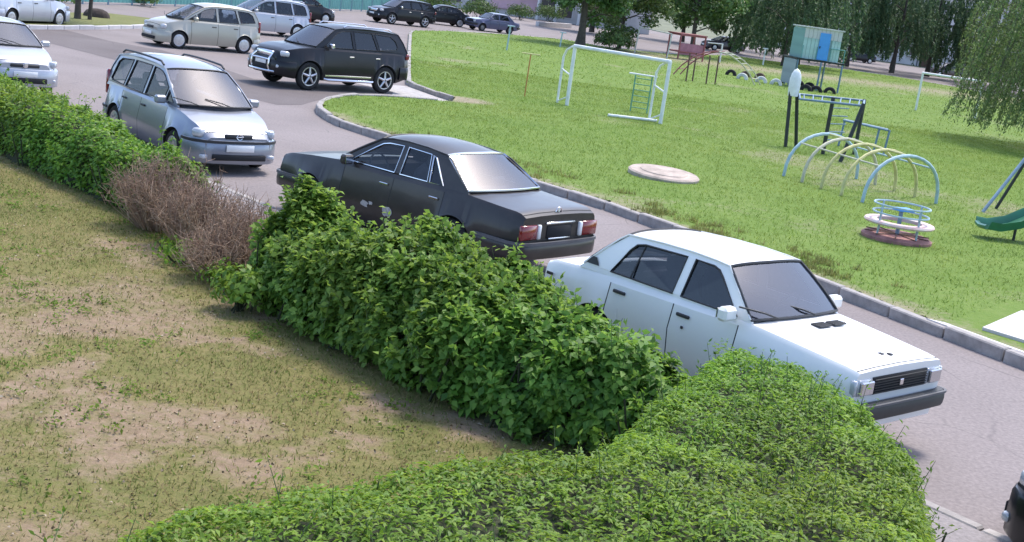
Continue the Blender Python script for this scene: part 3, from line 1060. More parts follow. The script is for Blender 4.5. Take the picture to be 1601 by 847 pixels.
VANZ = dict(
    deck=[(-2.05, .92), (-1.95, 1.0), (.9, 1.05), (1.15, 1.04), (1.55, .955), (1.85, .855), (2.05, .75), (2.16, .64)],
    zs=[(-2.05, .88), (-1.9, .96), (.9, .955), (1.5, .86), (1.85, .77), (2.05, .69), (2.16, .60)],
    zb=[(-2.05, .36), (-1.9, .28), (-1.6, .22), (1.6, .19), (2.0, .21), (2.16, .28)],
    ws=[(-2.05, .68), (-1.85, .76), (0, .80), (1.2, .785), (1.7, .745), (2.0, .66), (2.16, .55)],
    wm=[(-2.05, .74), (-1.85, .83), (0, .868), (1.3, .86), (1.75, .825), (2.0, .74), (2.16, .60)],
    wl=[(-2.05, .72), (-1.85, .81), (0, .84), (1.3, .84), (1.75, .80), (2.0, .72), (2.16, .58)], zm=.58,
    axf=1.347, axr=-1.347, r=.315, ra=.36, wheel='cap',
    doors=[(.92, -.20), (-.20, -1.12)], hood=(1.2, 2.06), lid=None,
    wsb=(1.16, 1.045), wst=(.30, 1.545), rwt=(-1.82, 1.53), rwb=(-2.0, 1.02), belt=1.0, gb=.765, gr=.605, crown=.085, bow=(.13, .06), taper=.012,
    side=[(-2.04, .95), (-2.0, 1.02), (-1.93, 1.30), (-1.82, 1.53), (-1.4, 1.585), (-.8, 1.61), (-.2, 1.60), (.05, 1.58), (.30, 1.545), (.72, 1.32), (1.16, 1.045), (1.22, .95)],
    wins=[[(1.0, 1.045), (.74, 1.23), (.70, 1.045)], [(.63, 1.045), (.68, 1.27), (.38, 1.44), (.22, 1.50), (.05, 1.525), (-.14, 1.535), (-.16, 1.03)],
          [(-.27, 1.03), (-.24, 1.54), (-.98, 1.535), (-1.08, 1.04)], [(-1.17, 1.045), (-1.08, 1.53), (-1.62, 1.49), (-1.72, 1.42), (-1.82, 1.09), (-1.74, 1.06)]],
    handle_z=.84, mirror=(.82, 1.05), seal=PLASTIC, trim=PLASTIC,
    bf=dict(x=2.20, w=.845, back=.50, rad=.42, z=(.20, .60), mat=None, strip=(.575, .022, PLASTIC), bow=.06),
    br=dict(x=2.12, w=.835, back=.40, rad=.25, z=(.25, .58), mat=None, strip=(.55, .022, PLASTIC)),
    extras=[('headlight', LENS, (1.935, .60, .70), (.20, .34, .15), -34), ('grille', PLASTIC, (2.145, 0, .665), (.06, .52, .085), 0),
            ('number_plate', PLATE, (2.245, 0, .475), (.015, .52, .115), 0), ('lower_intake', DARKINT, (2.222, 0, .315), (.06, 1.0, .10), 0),
            ('fog_lamp', LENS, (2.14, .62, .315), (.10, .16, .08), -24), ('tail_light', REDLENS, (-2.0, .70, 1.0), (.09, .12, .46), 0), ('number_plate', PLATE, (-2.06, 0, .72), (.012, .52, .11), 0)])

SUV = dict(
    deck=[(-2.33, .98), (-2.25, 1.10), (.9, 1.14), (1.1, 1.14), (1.7, 1.09), (2.1, 1.01), (2.26, .93), (2.34, .80)],
    zs=[(-2.33, .94), (-2.2, 1.05), (.9, 1.06), (1.7, 1.02), (2.1, .95), (2.34, .74)],
    zb=[(-2.33, .50), (-2.15, .38), (-1.8, .28), (1.8, .27), (2.15, .30), (2.34, .42)],
    ws=[(-2.33, .76), (-2.1, .83), (0, .875), (1.3, .86), (1.9, .80), (2.2, .70), (2.34, .58)],
    wm=[(-2.33, .80), (-2.1, .90), (0, .945), (1.3, .945), (1.9, .89), (2.2, .79), (2.34, .66)],
    wl=[(-2.33, .78), (-2.1, .88), (0, .92), (1.3, .93), (1.9, .87), (2.2, .76), (2.34, .64)], zm=.68,
    axf=1.395, axr=-1.395, r=.385, ra=.435, wheel='alloy',
    doors=[(.90, -.22), (-.22, -1.22)], hood=(1.18, 2.22), lid=None,
    wsb=(1.15, 1.135), wst=(.42, 1.60), rwt=(-1.95, 1.60), rwb=(-2.26, 1.12), belt=1.09, gb=.83, gr=.645, crown=.07, bow=(.12, .06), taper=.012,
    side=[(-2.31, 1.04), (-2.26, 1.12), (-2.12, 1.38), (-1.95, 1.60), (-1.5, 1.645), (-.8, 1.67), (-.2, 1.665), (.15, 1.64), (.42, 1.60), (.78, 1.38), (1.15, 1.135), (1.2, 1.04)],
    wins=[[(.88, 1.14), (.56, 1.38), (.36, 1.52), (.16, 1.57), (-.14, 1.585), (-.17, 1.14)], [(-.27, 1.14), (-.24, 1.59), (-.92, 1.58), (-1.08, 1.15)],
          [(-1.17, 1.16), (-1.02, 1.575), (-1.62, 1.54), (-1.80, 1.44), (-1.88, 1.28), (-1.82, 1.20)]],
    handle_z=.93, handle=CHROME, mirror=(.72, 1.16), seal=PLASTIC, sideglass=SMOKED, mirrormat=CHROME,
    bf=dict(x=2.42, w=.93, back=.55, rad=.40, z=(.36, .70), mat=None, bow=.06),
    br=dict(x=2.38, w=.93, back=.45, rad=.25, z=(.40, .74), mat=None),
    extras=[('headlight', LENS, (2.13, .66, .885), (.26, .32, .15), -30), ('grille', CHROME, (2.31, 0, .84), (.10, .78, .17), 0), ('lower_intake', DARKINT, (2.435, 0, .50), (.06, .90, .16), 0),
            ('fog_lamp', LENS, (2.33, .67, .56), (.12, .17, .10), -28), ('tail_light', REDLENS, (-2.27, .73, 1.03), (.14, .22, .18), 0), ('number_plate', PLATE, (2.45, 0, .62), (.015, .52, .11), 0)])

VANM = dict(
    deck=[(-1.98, .94), (-1.9, 1.02), (.9, 1.06), (1.1, 1.05), (1.5, .96), (1.8, .87), (1.95, .76), (2.02, .66)],
    zs=[(-1.98, .90), (-1.85, .97), (.9, .97), (1.45, .88), (1.8, .79), (2.02, .62)],
    zb=[(-1.98, .38), (-1.8, .28), (-1.5, .21), (1.5, .19), (1.85, .21), (2.02, .30)],
    ws=[(-1.98, .68), (-1.8, .75), (0, .785), (1.1, .77), (1.6, .72), (1.9, .62), (2.02, .50)],
    wm=[(-1.98, .72), (-1.8, .81), (0, .845), (1.2, .84), (1.6, .80), (1.9, .70), (2.02, .56)],
    wl=[(-1.98, .70), (-1.8, .79), (0, .82), (1.2, .82), (1.6, .78), (1.9, .68), (2.02, .54)], zm=.58,
    axf=1.30, axr=-1.30, r=.31, ra=.355, wheel='cap',
    doors=[(.85, -.20), (-.20, -1.08)], hood=(1.15, 1.92), lid=None,
    wsb=(1.10, 1.05), wst=(.30, 1.50), rwt=(-1.72, 1.50), rwb=(-1.93, 1.04), belt=1.01, gb=.75, gr=.60, crown=.085, bow=(.12, .06), taper=.014,
    side=[(-1.98, .97), (-1.93, 1.04), (-1.85, 1.28), (-1.72, 1.50), (-1.3, 1.555), (-.7, 1.58), (-.2, 1.57), (.05, 1.55), (.30, 1.50), (.70, 1.30), (1.10, 1.05), (1.16, .97)],
    wins=[[(.95, 1.055), (.66, 1.22), (.62, 1.055)], [(.55, 1.05), (.59, 1.25), (.30, 1.42), (.05, 1.49), (-.14, 1.505), (-.16, 1.05)],
          [(-.27, 1.05), (-.24, 1.51), (-.94, 1.505), (-1.05, 1.06)], [(-1.13, 1.07), (-1.04, 1.50), (-1.48, 1.47), (-1.64, 1.38), (-1.74, 1.13)]],
    handle_z=.86, mirror=(.72, 1.06), seal=PLASTIC, trim=PLASTIC,
    bf=dict(x=2.06, w=.82, back=.45, rad=.40, z=(.20, .58), mat=None, bow=.06),
    br=dict(x=2.03, w=.81, back=.35, rad=.22, z=(.26, .56), mat=None),
    extras=[('headlight', LENS, (1.80, .585, .735), (.20, .30, .17), -32), ('grille', PLASTIC, (2.0, 0, .66), (.06, .50, .09), 0), ('number_plate', PLATE, (2.095, 0, .46), (.015, .52, .11), 0),
            ('lower_intake', DARKINT, (2.08, 0, .31), (.06, .95, .11), 0), ('tail_light', REDLENS, (-1.92, .68, .98), (.10, .14, .40), 0), ('number_plate', PLATE, (-1.985, 0, .74), (.012, .52, .11), 0)])

SEDM = dict(
    deck=[(-2.1, .90), (-2.03, .98), (-1.6, 1.02), (.9, 1.0), (1.15, .98), (1.6, .91), (1.95, .81), (2.12, .70)],
    zs=[(-2.1, .85), (-2.0, .92), (.9, .92), (1.5, .85), (1.9, .75), (2.12, .64)],
    zb=[(-2.1, .40), (-1.95, .28), (-1.6, .21), (1.6, .19), (2.0, .21), (2.12, .30)],
    ws=[(-2.1, .66), (-1.9, .74), (0, .80), (1.2, .775), (1.75, .71), (2.0, .60), (2.12, .50)],
    wm=[(-2.1, .70), (-1.9, .81), (0, .862), (1.3, .855), (1.75, .80), (2.0, .69), (2.12, .56)],
    wl=[(-2.1, .68), (-1.9, .79), (0, .84), (1.3, .84), (1.75, .78), (2.0, .67), (2.12, .54)], zm=.56,
    axf=1.30, axr=-1.30, r=.31, ra=.352, wheel='cap',
    doors=[(.78, -.20), (-.20, -1.06)], hood=(1.12, 2.02), lid=(-2.04, -1.62),
    wsb=(1.05, .985), wst=(.28, 1.37), rwt=(-.98, 1.36), rwb=(-1.60, 1.01), belt=.955, gb=.765, gr=.585, crown=.08, bow=(.11, .08), taper=.014,
    side=[(-1.68, .93), (-1.60, 1.01), (-1.30, 1.20), (-.98, 1.36), (-.6, 1.40), (-.2, 1.415), (.08, 1.40), (.28, 1.37), (.66, 1.19), (1.05, .985), (1.1, .93)],
    wins=[[(.78, .995), (.46, 1.19), (.28, 1.29), (.1, 1.335), (-.15, 1.35), (-.18, .99)], [(-.27, .99), (-.24, 1.35), (-.74, 1.33), (-.98, 1.22), (-1.16, 1.02)]],
    handle_z=.83, mirror=(.66, .99), seal=PLASTIC, trim=PLASTIC,
    bf=dict(x=2.17, w=.84, back=.50, rad=.40, z=(.20, .58), mat=None, bow=.06),
    br=dict(x=2.15, w=.83, back=.45, rad=.28, z=(.26, .60), mat=None),
    extras=[('headlight', LENS, (1.90, .60, .69), (.22, .32, .14), -32), ('grille', PLASTIC, (2.10, 0, .645), (.08, .64, .075), 0), ('number_plate', PLATE, (2.205, 0, .47), (.015, .52, .11), 0),
            ('lower_intake', DARKINT, (2.19, 0, .33), (.06, .95, .12), 0), ('fog_lamp', LENS, (2.08, .63, .33), (.08, .14, .08), -28),
            ('tail_light', REDLENS, (-2.07, .60, .80), (.10, .30, .15), 0), ('number_plate', PLATE, (-2.11, 0, .74), (.012, .52, .11), 0)])

# ------------------------------------------------------------------ the cars of the street
WHITE = car_paint('white_paint', (.83, .81, .78), 0, .35, .5, .06)
DARK = car_paint('dark_brown_grey_paint', (.024, .020, .019), .0, .36, .25, .10, .4)
SILVER = car_paint('silver_paint', (.27, .29, .34), .6, .34, .6, .08)
BLACKP = car_paint('black_paint', (.008, .008, .011), .0, .28, .12, .02, .32)
BEIGE = car_paint('beige_metallic_paint', (.40, .375, .31), .35, .36, .6, .10)
PALESIL = car_paint('pale_silver_paint', (.44, .45, .49), .45, .36, .6, .08)
BLUEP = car_paint('blue_grey_paint', (.10, .11, .20), .2, .35, .6, .12)
REDB = car_paint('dark_red_brown_paint', (.05, .03, .033), .2, .35, .6, .12)
BENZ['guttermat'] = DARK
LADA['guttermat'] = WHITE

lada = make_car('sedan', 'boxy white four-door sedan beside the hedge, front end towards the lower right', (2.37, 13.0), 313.2, LADA, WHITE, sc3=(1.04, 1, 1.09))
for y in (.02, .27):
    m = MB().box((1.03, y, 1.030), (.12, .20, .016), bev=.004)
    for k in range(4): m.box((.99 + .027 * k, y, 1.040), (.008, .18, .008))
    m.build('hood_vent', PLASTIC, lada)
for x, y in ((1.74, .0), (1.78, .09)):
    MB().box((x, y, .957), (.05, .045, .014), bev=.004).build('hood_stop', PLASTIC, lada)
for s in (1, -1):
    MB().add([(-1.53, s * .7345, 1.052), (-1.34, s * .7295, 1.052), (-1.40, s * .7145, 1.134), (-1.47, s * .7135, 1.134)], [(0, 1, 2, 3) if s > 0 else (3, 2, 1, 0)]).build('pillar_vent', PLASTIC, lada)
    MB().box((2.01, s * .585, .763), (.03, .20, .13), bev=.01).build('lamp_reflector', LENSIN, lada)
    MB().box((-2.02, s * .776, .80), (.10, .012, .035), bev=.004).build('side_marker', PLASTIC, lada)
MB().box((-.02, -.815, .76), (.03, .014, .03), bev=.004).build('door_lock', PLASTIC, lada)

for s in (1, -1):
    MB().tube([(-.865, s * .738, 1.045), (-.835, s * .600, 1.405)], .010, 5).build('window_divider', PLASTIC, lada, True)
for k in range(6):
    MB().box((2.003, 0, .70 + .025 * k), (.012, .90, .007)).build('grille_slat', PLASTIC, lada)
MB().box((2.006, .0, .765), (.012, .06, .06), bev=.004).build('grille_emblem', CHROME, lada)

benz = make_car('sedan', 'large dark brown-black old sedan with peeling light patches on its doors', (-1.49, 18.65), 141.2, BENZ, DARK, sc3=(1, 1, 1.09))
em = MB()
em.tube([(-2.575, .065 * math.cos(q), .965 + .065 * math.sin(q)) for q in np.linspace(0, 2 * math.pi, 21)[:-1]], .009, 5, closed=True)
for k in range(3):
    q = math.pi / 2 + k * 2 * math.pi / 3
    em.tube([(-2.575, 0, .965), (-2.575, .062 * math.cos(q), .965 + .062 * math.sin(q))], [.012, .004], 5)
em.build('star_emblem', CHROME, benz, True)
for x, z, sx, sz in ((.23, .52, .09, .05), (.10, .55, .05, .03), (-.26, .50, .13, .08), (-.20, .46, .05, .05), (-1.07, .50, .12, .07), (-1.02, .45, .05, .04), (1.0, .55, .05, .03)):
    pts = []
    for k in range(11):
        q = 2 * math.pi * k / 11
        rr = random.uniform(.6, 1.1)
        zz = z + sz * rr * math.sin(q)
        pts.append((x + sx * rr * math.cos(q), float(np.interp(zz, [.3, .6, .9], [.885, .908, .835])) + .006, zz))
    MB().add(pts, [tuple(range(10, -1, -1))]).build('peeled_paint_patch', STAINW, benz)

zaf = make_car('minivan', 'silver minivan with black roof rails facing the camera beside the green hedge', (-6.35, 23.49), 309.9, VANZ, SILVER, 'minivan')


def roof_rails(car, x0, x1, y, zf, mat, h=.05):
    for s in (1, -1):
        m = MB()
        p = [(x0, s * y, zf(x0))] + [(x, s * y, zf(x) + h) for x in np.linspace(x0 + .12, x1 - .12, 8)] + [(x1, s * y, zf(x1))]
        m.tube(p, .02, 6)
        m.build('roof_rail', mat, car, True)


roof_rails(zaf, -1.7, .18, .585, lambda x: 1.60 + .025 * (1 - ((x + .7) / 1.0) ** 2), PLASTIC)
em = MB().tube([(2.185, .05 * math.cos(q), .665 + .05 * math.sin(q)) for q in np.linspace(0, 2 * math.pi, 17)[:-1]], .008, 5, closed=True)
em.tube([(2.185, -.07, .655), (2.19, .0, .67), (2.185, .07, .675)], .007, 5)
em.build('ring_emblem', CHROME, zaf, True)

suv = make_car('suv', 'black suv with chrome bull bar and side steps parked beside the grass island', (-6.35, 39.2), 227, SUV, BLACKP, 'suv', sc3=(1.03, 1.02, 1.12))
roof_rails(suv, -1.75, .1, .60, lambda x: 1.875, CHROME, .06)
m = MB()
for s in (1, -1):
    m.tube([(2.48, s * .42, .42), (2.56, s * .42, .60), (2.53, s * .42, .82), (2.42, s * .38, .93)], .032, 8)
m.tube([(2.45, -.62, .46), (2.56, -.42, .46), (2.58, 0, .46), (2.56, .42, .46), (2.45, .62, .46)], .035, 8)
m.tube([(2.54, -.42, .78), (2.56, 0, .79), (2.54, .42, .78)], .026, 8)
m.build('bull_bar', CHROME, suv, True)
for s in (1, -1):
    MB().tube([(-.95, s * .93, .36), (-.88, s * 1.0, .34), (.82, s * 1.0, .34), (.90, s * .93, .36)], .04, 8).build('side_step', CHROME, suv, True)
    MB().box((0, s * .94, .46), (1.75, .02, .05), bev=.006).build('sill_strip', CHROME, suv)

van = make_car('minivan', 'beige minivan parked side-on in front of a pale silver estate car', (-12.35, 46.9), 223, VANM, BEIGE, 'minivan')
est = make_car('minivan', 'pale silver minivan parked just behind the beige minivan', (-12.9, 59.5), 219, VANZ, PALESIL, 'minivan')
roof_rails(est, -1.7, .18, .585, lambda x: 1.62, CHROME)
vw = make_car('sedan', 'silver sedan cut by the left edge, its bonnet above the green hedge', (-12.62, 29.8), 310, SEDM, PALESIL)
em = MB().lathe([(.001, 2.165), (.055, 2.163), (.06, 2.15)], 16, 'x', (0, 0, .655))
em.build('round_emblem', CHROME, vw, True)
tls = make_car('sedan', 'silver sedan at the top left corner near the tree trunks', (-19.0, 46.6), 74, SEDM, PALESIL)
bc = make_car('sedan', 'black car at the lower right edge, only its front corner in view', (6.04, 8.45), 132.5, SEDM, BLACKP)

dh = make_car('hatchback', 'dark hatchback behind the pale silver minivan', (-14.4, 76), 40, VANM, BLACKP, detail=False, sc3=(1, 1, .95))
jp = make_car('off_roader', 'black boxy off-roader parked at the far edge of the lawn', (-9.9, 89), 222, SUV, BLACKP, 'suv', detail=False)
MB().lathe([(.3, -.1), (.34, -.06), (.34, .06), (.3, .1), (.001, .1)], 20, 'x', (-2.5, 0, .95)).build('spare_wheel', RUBBER, jp, True)
bk = make_car('sedan', 'second black car standing behind the black off-roader', (-8.0, 98.5), 205, SEDM, BLACKP, detail=False)
bl = make_car('sedan', 'blue-grey old saloon at the far end of the lawn', (-4.1, 98.2), 214, LADA, BLUEP, detail=False)
rd = make_car('sedan', 'dark reddish-brown car behind the red climbing frame', (17.6, 128.9), 200, SEDM, REDB, 'car', detail=False)
bk2 = make_car('sedan', 'black saloon parked before the pale apartment block', (38.5, 160.5), 192, SEDM, BLACKP, detail=False)
rd2 = make_car('hatchback', 'dark red-brown car half hidden behind the tree trunks', (45.0, 146.0), 200, VANM, REDB, detail=False)
# ------------------------------------------------------------------ foliage
def unit(v): return v / (np.linalg.norm(v, axis=-1, keepdims=True) + 1e-9)


def leaf_arrays(P, Nr, size, asp=.55, fold=.18, droop=.15, tdir=None):
    n = len(P)
    size = np.broadcast_to(size, (n,))[:, None] * rng.uniform(.7, 1.25, (n, 1))
    t = rng.normal(size=(n, 3)) if tdir is None else tdir + .5 * rng.normal(size=(n, 3))
    t = unit(t - Nr * (t * Nr).sum(1, keepdims=True))
    b = np.cross(Nr, t)
    mid = P + t * size * .45
    hw = size * asp * .5
    V = np.stack([P, mid + b * hw + Nr * size * fold * .5, P + t * size - Nr * size * droop, mid - b * hw + Nr * size * fold * .5], 1).reshape(-1, 3)
    F = np.arange(4 * n).reshape(n, 4)
    return V, F


def tri_twigs(A, B, r0, r1):
    """thin 3-sided twigs from A to B"""
    n = len(A)
    t = unit(B - A)
    ref = np.where(np.abs(t[:, 2:3]) < .9, np.array([[0, 0, 1.]]), np.array([[1., 0, 0]]))
    a = unit(np.cross(t, ref)); b = np.cross(t, a)
    r0 = np.broadcast_to(r0, (n,))[:, None]; r1 = np.broadcast_to(r1, (n,))[:, None]
    ring = lambda C, r: [C + r * (math.cos(q) * a + math.sin(q) * b) for q in (0, 2.094, 4.189)]
    V = np.stack(ring(A, r0) + ring(B, r1), 1).reshape(-1, 3)
    o = (np.arange(n) * 6)[:, None]
    F = np.concatenate([o + np.array([[k, (k + 1) % 3, 3 + (k + 1) % 3, 3 + k]]) for k in range(3)], 0)
    return V, F


PRIVET = leaf_mat('fine_hedge_leaf', [(.075, .16, .016), (.12, .24, .025), (.175, .31, .034), (.24, .37, .05)], .5, .42)
BROAD = leaf_mat('broad_hedge_leaf', [(.075, .16, .028), (.125, .24, .036), (.18, .315, .048), (.25, .38, .07)], .5, .45, .3)
LEFTM = leaf_mat('left_hedge_leaf', [(.07, .155, .016), (.115, .235, .025), (.17, .30, .034), (.23, .355, .05)], .5, .42)
TWIG_SHADE = pm('twig_and_core_shade', (.036, .042, .018), .95, var=.4, vscale=14)  # twig colour, also painted on the hedge cores as their inner shade
SHOOTM = pm('green_shoot', (.10, .14, .045), .7, var=.3)
DRYT = leaf_mat('dry_twig', [(.24, .155, .105), (.33, .225, .155), (.41, .30, .21), (.28, .185, .13)], .9, 0)
DRYL = leaf_mat('dry_leaf', [(.16, .10, .06), (.24, .16, .10), (.30, .22, .13)], .8, .2)


def hedge(name, label, poly, H, r, n_top, n_side, size, mat, asp=.5, seed=1, hfun=None, n_shoot=60, single=0, group=None, up=.5, edge=.10, rough=1.0):
    cx = sum(p[0] for p in poly) / len(poly); cy = sum(p[1] for p in poly) / len(poly)
    root = empty(name, (cx, cy, 0))
    tag(root, label, 'hedge', group)
    org = np.array([cx, cy, 0])
    xs = [p[0] for p in poly]; ys = [p[1] for p in poly]

    def hgt(x, y):
        h = H * (1.0 + .26 * rough * (fbm(x, y, .8, seed) - .48) + .12 * rough * (fbm(x, y, .25, seed + 5) - .5))
        return h * (hfun(x, y) if hfun else 1)

    def dist(x, y): return np.where(inside(x, y, poly), pdist(x, y, poly), -pdist(x, y, poly)) + edge * 2 * (fbm(x, y, .5, seed + 40) - .5) * 1.2

    def prof(d): return np.sqrt(np.clip(1 - (1 - np.clip(d / r, 0, 1)) ** 2, 0, 1))
    # top
    m = int(n_top * 2.2)
    x = rng.uniform(min(xs), max(xs), m); y = rng.uniform(min(ys), max(ys), m)
    d = dist(x, y)
    k = d > .01
    x, y, d = x[k][:n_top], y[k][:n_top], d[k][:n_top]
    z = hgt(x, y) * (.12 + .88 * prof(d))
    e = .04
    gx = (hgt(x + e, y) * (.12 + .88 * prof(dist(x + e, y))) - z) / e; gy_ = (hgt(x, y + e) * (.12 + .88 * prof(dist(x, y + e))) - z) / e
    Nr = unit(np.stack([-gx, -gy_, np.ones_like(gx)], -1))
    P = np.stack([x, y, z], -1)
    # sides
    seg = [np.hypot(poly[(i + 1) % len(poly)][0] - poly[i][0], poly[(i + 1) % len(poly)][1] - poly[i][1]) for i in range(len(poly))]
    i = rng.choice(len(poly), n_side, p=np.array(seg) / sum(seg))
    A = np.array(poly)[i]; B = np.array(poly)[(i + 1) % len(poly)]
    t = rng.uniform(0, 1, (n_side, 1))
    Q = A + (B - A) * t
    area = sum(poly[j][0] * poly[(j + 1) % len(poly)][1] - poly[(j + 1) % len(poly)][0] * poly[j][1] for j in range(len(poly)))
    T = B - A
    out = unit(np.stack([T[:, 1], -T[:, 0]], -1)) * (1 if area > 0 else -1)
    zz = rng.uniform(.04, 1, n_side) ** .8
    off = r * (1 - np.sqrt(1 - zz ** 2 * .98)) * .9 + edge * 1.6 * (fbm(Q[:, 0] * 1.0 + zz * 1.7, Q[:, 1] + zz * 2.1, .45, seed + 60) - .35)
    # undercut near the ground
    off = off + .12 * np.clip(.22 - zz, 0, 1) / .22
    Q = Q - out * off[:, None]
    h = hgt(Q[:, 0], Q[:, 1])
    P2 = np.stack([Q[:, 0], Q[:, 1], h * zz], -1)
    N2 = unit(np.concatenate([out * np.sqrt(np.clip(1 - zz ** 2, .05, 1))[:, None], (zz * .9)[:, None]], -1))
    P = np.concatenate([P, P2]); Nr = np.concatenate([Nr, N2])
    clump = fbm(P[:, 0] + .7 * P[:, 2], P[:, 1] - .6 * P[:, 2], .28, seed + 90, 3) - .5
    depth = rng.exponential(.04, len(P)) + np.clip(-clump, 0, 1) * .55 * rough * .6
    P = P - Nr * np.clip(depth, 0, .24)[:, None] + rng.normal(0, .012, P.shape)
    Nl = unit(Nr + .52 * rng.normal(size=P.shape) + np.array([0, 0, up]))
    P[:, 2] = np.maximum(P[:, 2], .03)
    # single leaves that show largest: nearest to the camera, each an object of its own
    if single:
        dd = np.linalg.norm(P - np.array([0, 0, CAM_H]), axis=1) + depth * 30
        od = np.argsort(dd)
        near = od[:len(od) // 3]
        near = near[depth[near] < .03]
        sel = rng.choice(near, single, replace=False)
        keep = np.ones(len(P), bool); keep[sel] = False
    else:
        keep = np.ones(len(P), bool)
    V, F = leaf_arrays(P[keep] - org, Nl[keep], size, asp)
    # shoots standing out of the surface
    if n_shoot:
        s = rng.choice(len(x), n_shoot)
        A = P[:len(x)][s] - org
        D = unit(Nr[:len(x)][s] * .5 + np.array([0, 0, .9]) + .35 * rng.normal(size=(n_shoot, 3)))
        Ls = rng.uniform(.08, .30, n_shoot)
        tv, tf = tri_twigs(A - D * .1, A + D * Ls[:, None], .005, .002)
        sv, sn = [], []
        for q in np.linspace(.15, 1, 8):
            sv.append(A + D * (Ls * q)[:, None] + rng.normal(0, .012, A.shape)); sn.append(unit(rng.normal(size=A.shape) + np.array([0, 0, .8])))
        v2, f2 = leaf_arrays(np.concatenate(sv), np.concatenate(sn), size * .85, asp)
        F = np.concatenate([F, f2 + len(V)]); V = np.concatenate([V, v2])
        st = link('shoot_stems', bulk_mesh('shoot_stems', tv, tf, SHOOTM), root); st['kind'] = 'stuff'
    o = link('foliage', bulk_mesh('foliage', V, F, mat), root)
    o['kind'] = 'stuff'
    if single:
        lv, lf = leaf_arrays(np.zeros((1, 3)), np.array([[0, 0, 1.]]), 1.0, asp, tdir=np.array([[20., 0, 0]]))
        ml = bulk_mesh('leaf', lv, lf, mat)
        for q in sel:
            lo = link('leaf', ml, root)
            lo.location = P[q] - org
            tt = rng.normal(size=3)
            nn = Vector(Nl[q]); tt = Vector(tt); tt = (tt - nn * tt.dot(nn)).normalized()
            R3 = Matrix((tt, nn.cross(tt), nn)).transposed()
            lo.rotation_euler = R3.to_euler()
            sq = size * rng.uniform(.9, 1.35)
            lo.scale = (sq, sq, sq)
    # solid inner core, its dark colour stands in for shade among the twigs
    st = .09
    nx, ny = int((max(xs) - min(xs)) / st) + 2, int((max(ys) - min(ys)) / st) + 2
    X, Y = np.meshgrid(min(xs) + st * np.arange(nx), min(ys) + st * np.arange(ny))
    d = dist(X, Y) - .10 - .9 * edge
    Z = np.where(d > 0, (hgt(X, Y) - .11) * (.0 + 1.0 * prof(d)), 0.0)
    Vc = np.stack([X - cx, Y - cy, Z], -1).reshape(-1, 3)
    I = np.arange(nx * ny).reshape(ny, nx)
    q = np.stack([I[:-1, :-1], I[:-1, 1:], I[1:, 1:], I[1:, :-1]], -1).reshape(-1, 4)
    dm = d > .0
    ok = (dm[:-1, :-1] | dm[:-1, 1:] | dm[1:, 1:] | dm[1:, :-1]).ravel()
    io = link('shade_core', bulk_mesh('shade_core', Vc, q[ok], TWIG_SHADE), root)
    io['kind'] = 'stuff'
    # stems at the foot
    ns = max(10, int(sum(seg) * 4))
    j = rng.choice(len(x), ns)
    A = np.stack([x[j], y[j], np.full(ns, .02)], -1) - org
    B = A + np.stack([rng.normal(0, .12, ns), rng.normal(0, .12, ns), np.full(ns, H * .6)], -1)
    tv, tf = tri_twigs(A, B, .018, .009)
    so = link('stems', bulk_mesh('stems', tv, tf, TWIG_SHADE), root); so['kind'] = 'stuff'
    return root


def grow(poly, d):
    n = len(poly); out = []
    ar = sum(poly[i][0] * poly[(i + 1) % n][1] - poly[(i + 1) % n][0] * poly[i][1] for i in range(n))
    for i in range(n):
        a, b = Vector(poly[i - 1]), Vector(poly[(i + 1) % n])
        t = (b - a).normalized(); s = 1 if ar > 0 else -1
        out.append((poly[i][0] + t.y * d * s, poly[i][1] - t.x * d * s))
    return out


FRONT = [(-4.2, 2.2), (-3.3, 3.9), (-2.1, 5.55), (-1.0, 6.7), (.05, 7.55), (.75, 8.0), (1.05, 8.7), (1.35, 9.6), (1.75, 10.6), (2.15, 11.25), (2.55, 11.0), (3.0, 9.9), (3.05, 9.0), (2.88, 8.1), (2.62, 7.1), (2.4, 5.9), (2.1, 4.9), (.9, 4.2), (-.6, 3.2), (-2.4, 1.2)]
hedge('hedge', 'clipped fine-leaved bright green hedge curving across the bottom foreground', grow(FRONT, .27), 1.0, .42, 95000, 42000, .053, PRIVET, .36, 3, n_shoot=420, up=1.2, edge=.06, rough=.85)
MID = [(-2.75, 13.55), (-2.1, 12.75), (-1.4, 11.95), (-.75, 11.25), (-.2, 10.8), (.25, 10.45), (.9, 10.2), (1.55, 10.0), (1.95, 10.3), (1.75, 10.95), (1.25, 11.7), (.75, 12.5), (.2, 13.15), (-.5, 13.6), (-1.2, 14.0), (-1.9, 14.5), (-2.5, 14.75), (-2.9, 14.3)]
midh = lambda x, y: .90 + .27 * np.exp(-((x + 2.45) ** 2 + (y - 14.35) ** 2) / .12) - .10 * np.exp(-((x + 1.75) ** 2 + (y - 13.9) ** 2) / .15) - .22 * np.clip((x - .5) / 1.2, 0, 1)
hedge('hedge', 'dark broad-leaved green hedge between the dry shrubs and the fine-leaved hedge', grow(MID, .06), 1.2, .70, 26000, 32000, .090, BROAD, .60, 11, hfun=midh, n_shoot=520, single=300, up=.9, edge=.26, rough=2.5)
LEFT = [(-14.6, 26.6), (-11.6, 23.5), (-8.55, 20.35), (-7.2, 18.95), (-5.95, 17.75), (-5.0, 16.85), (-4.35, 16.75), (-4.15, 17.2), (-5.0, 18.5), (-6.0, 19.75), (-7.8, 21.8), (-10.4, 25.2), (-13.4, 28.6)]
hedge('hedge', 'long bright green hedge on the left in front of the silver minivan', LEFT, .93, .48, 28000, 34000, .080, LEFTM, .52, 21, n_shoot=280, up=.8, edge=.13, rough=1.4)


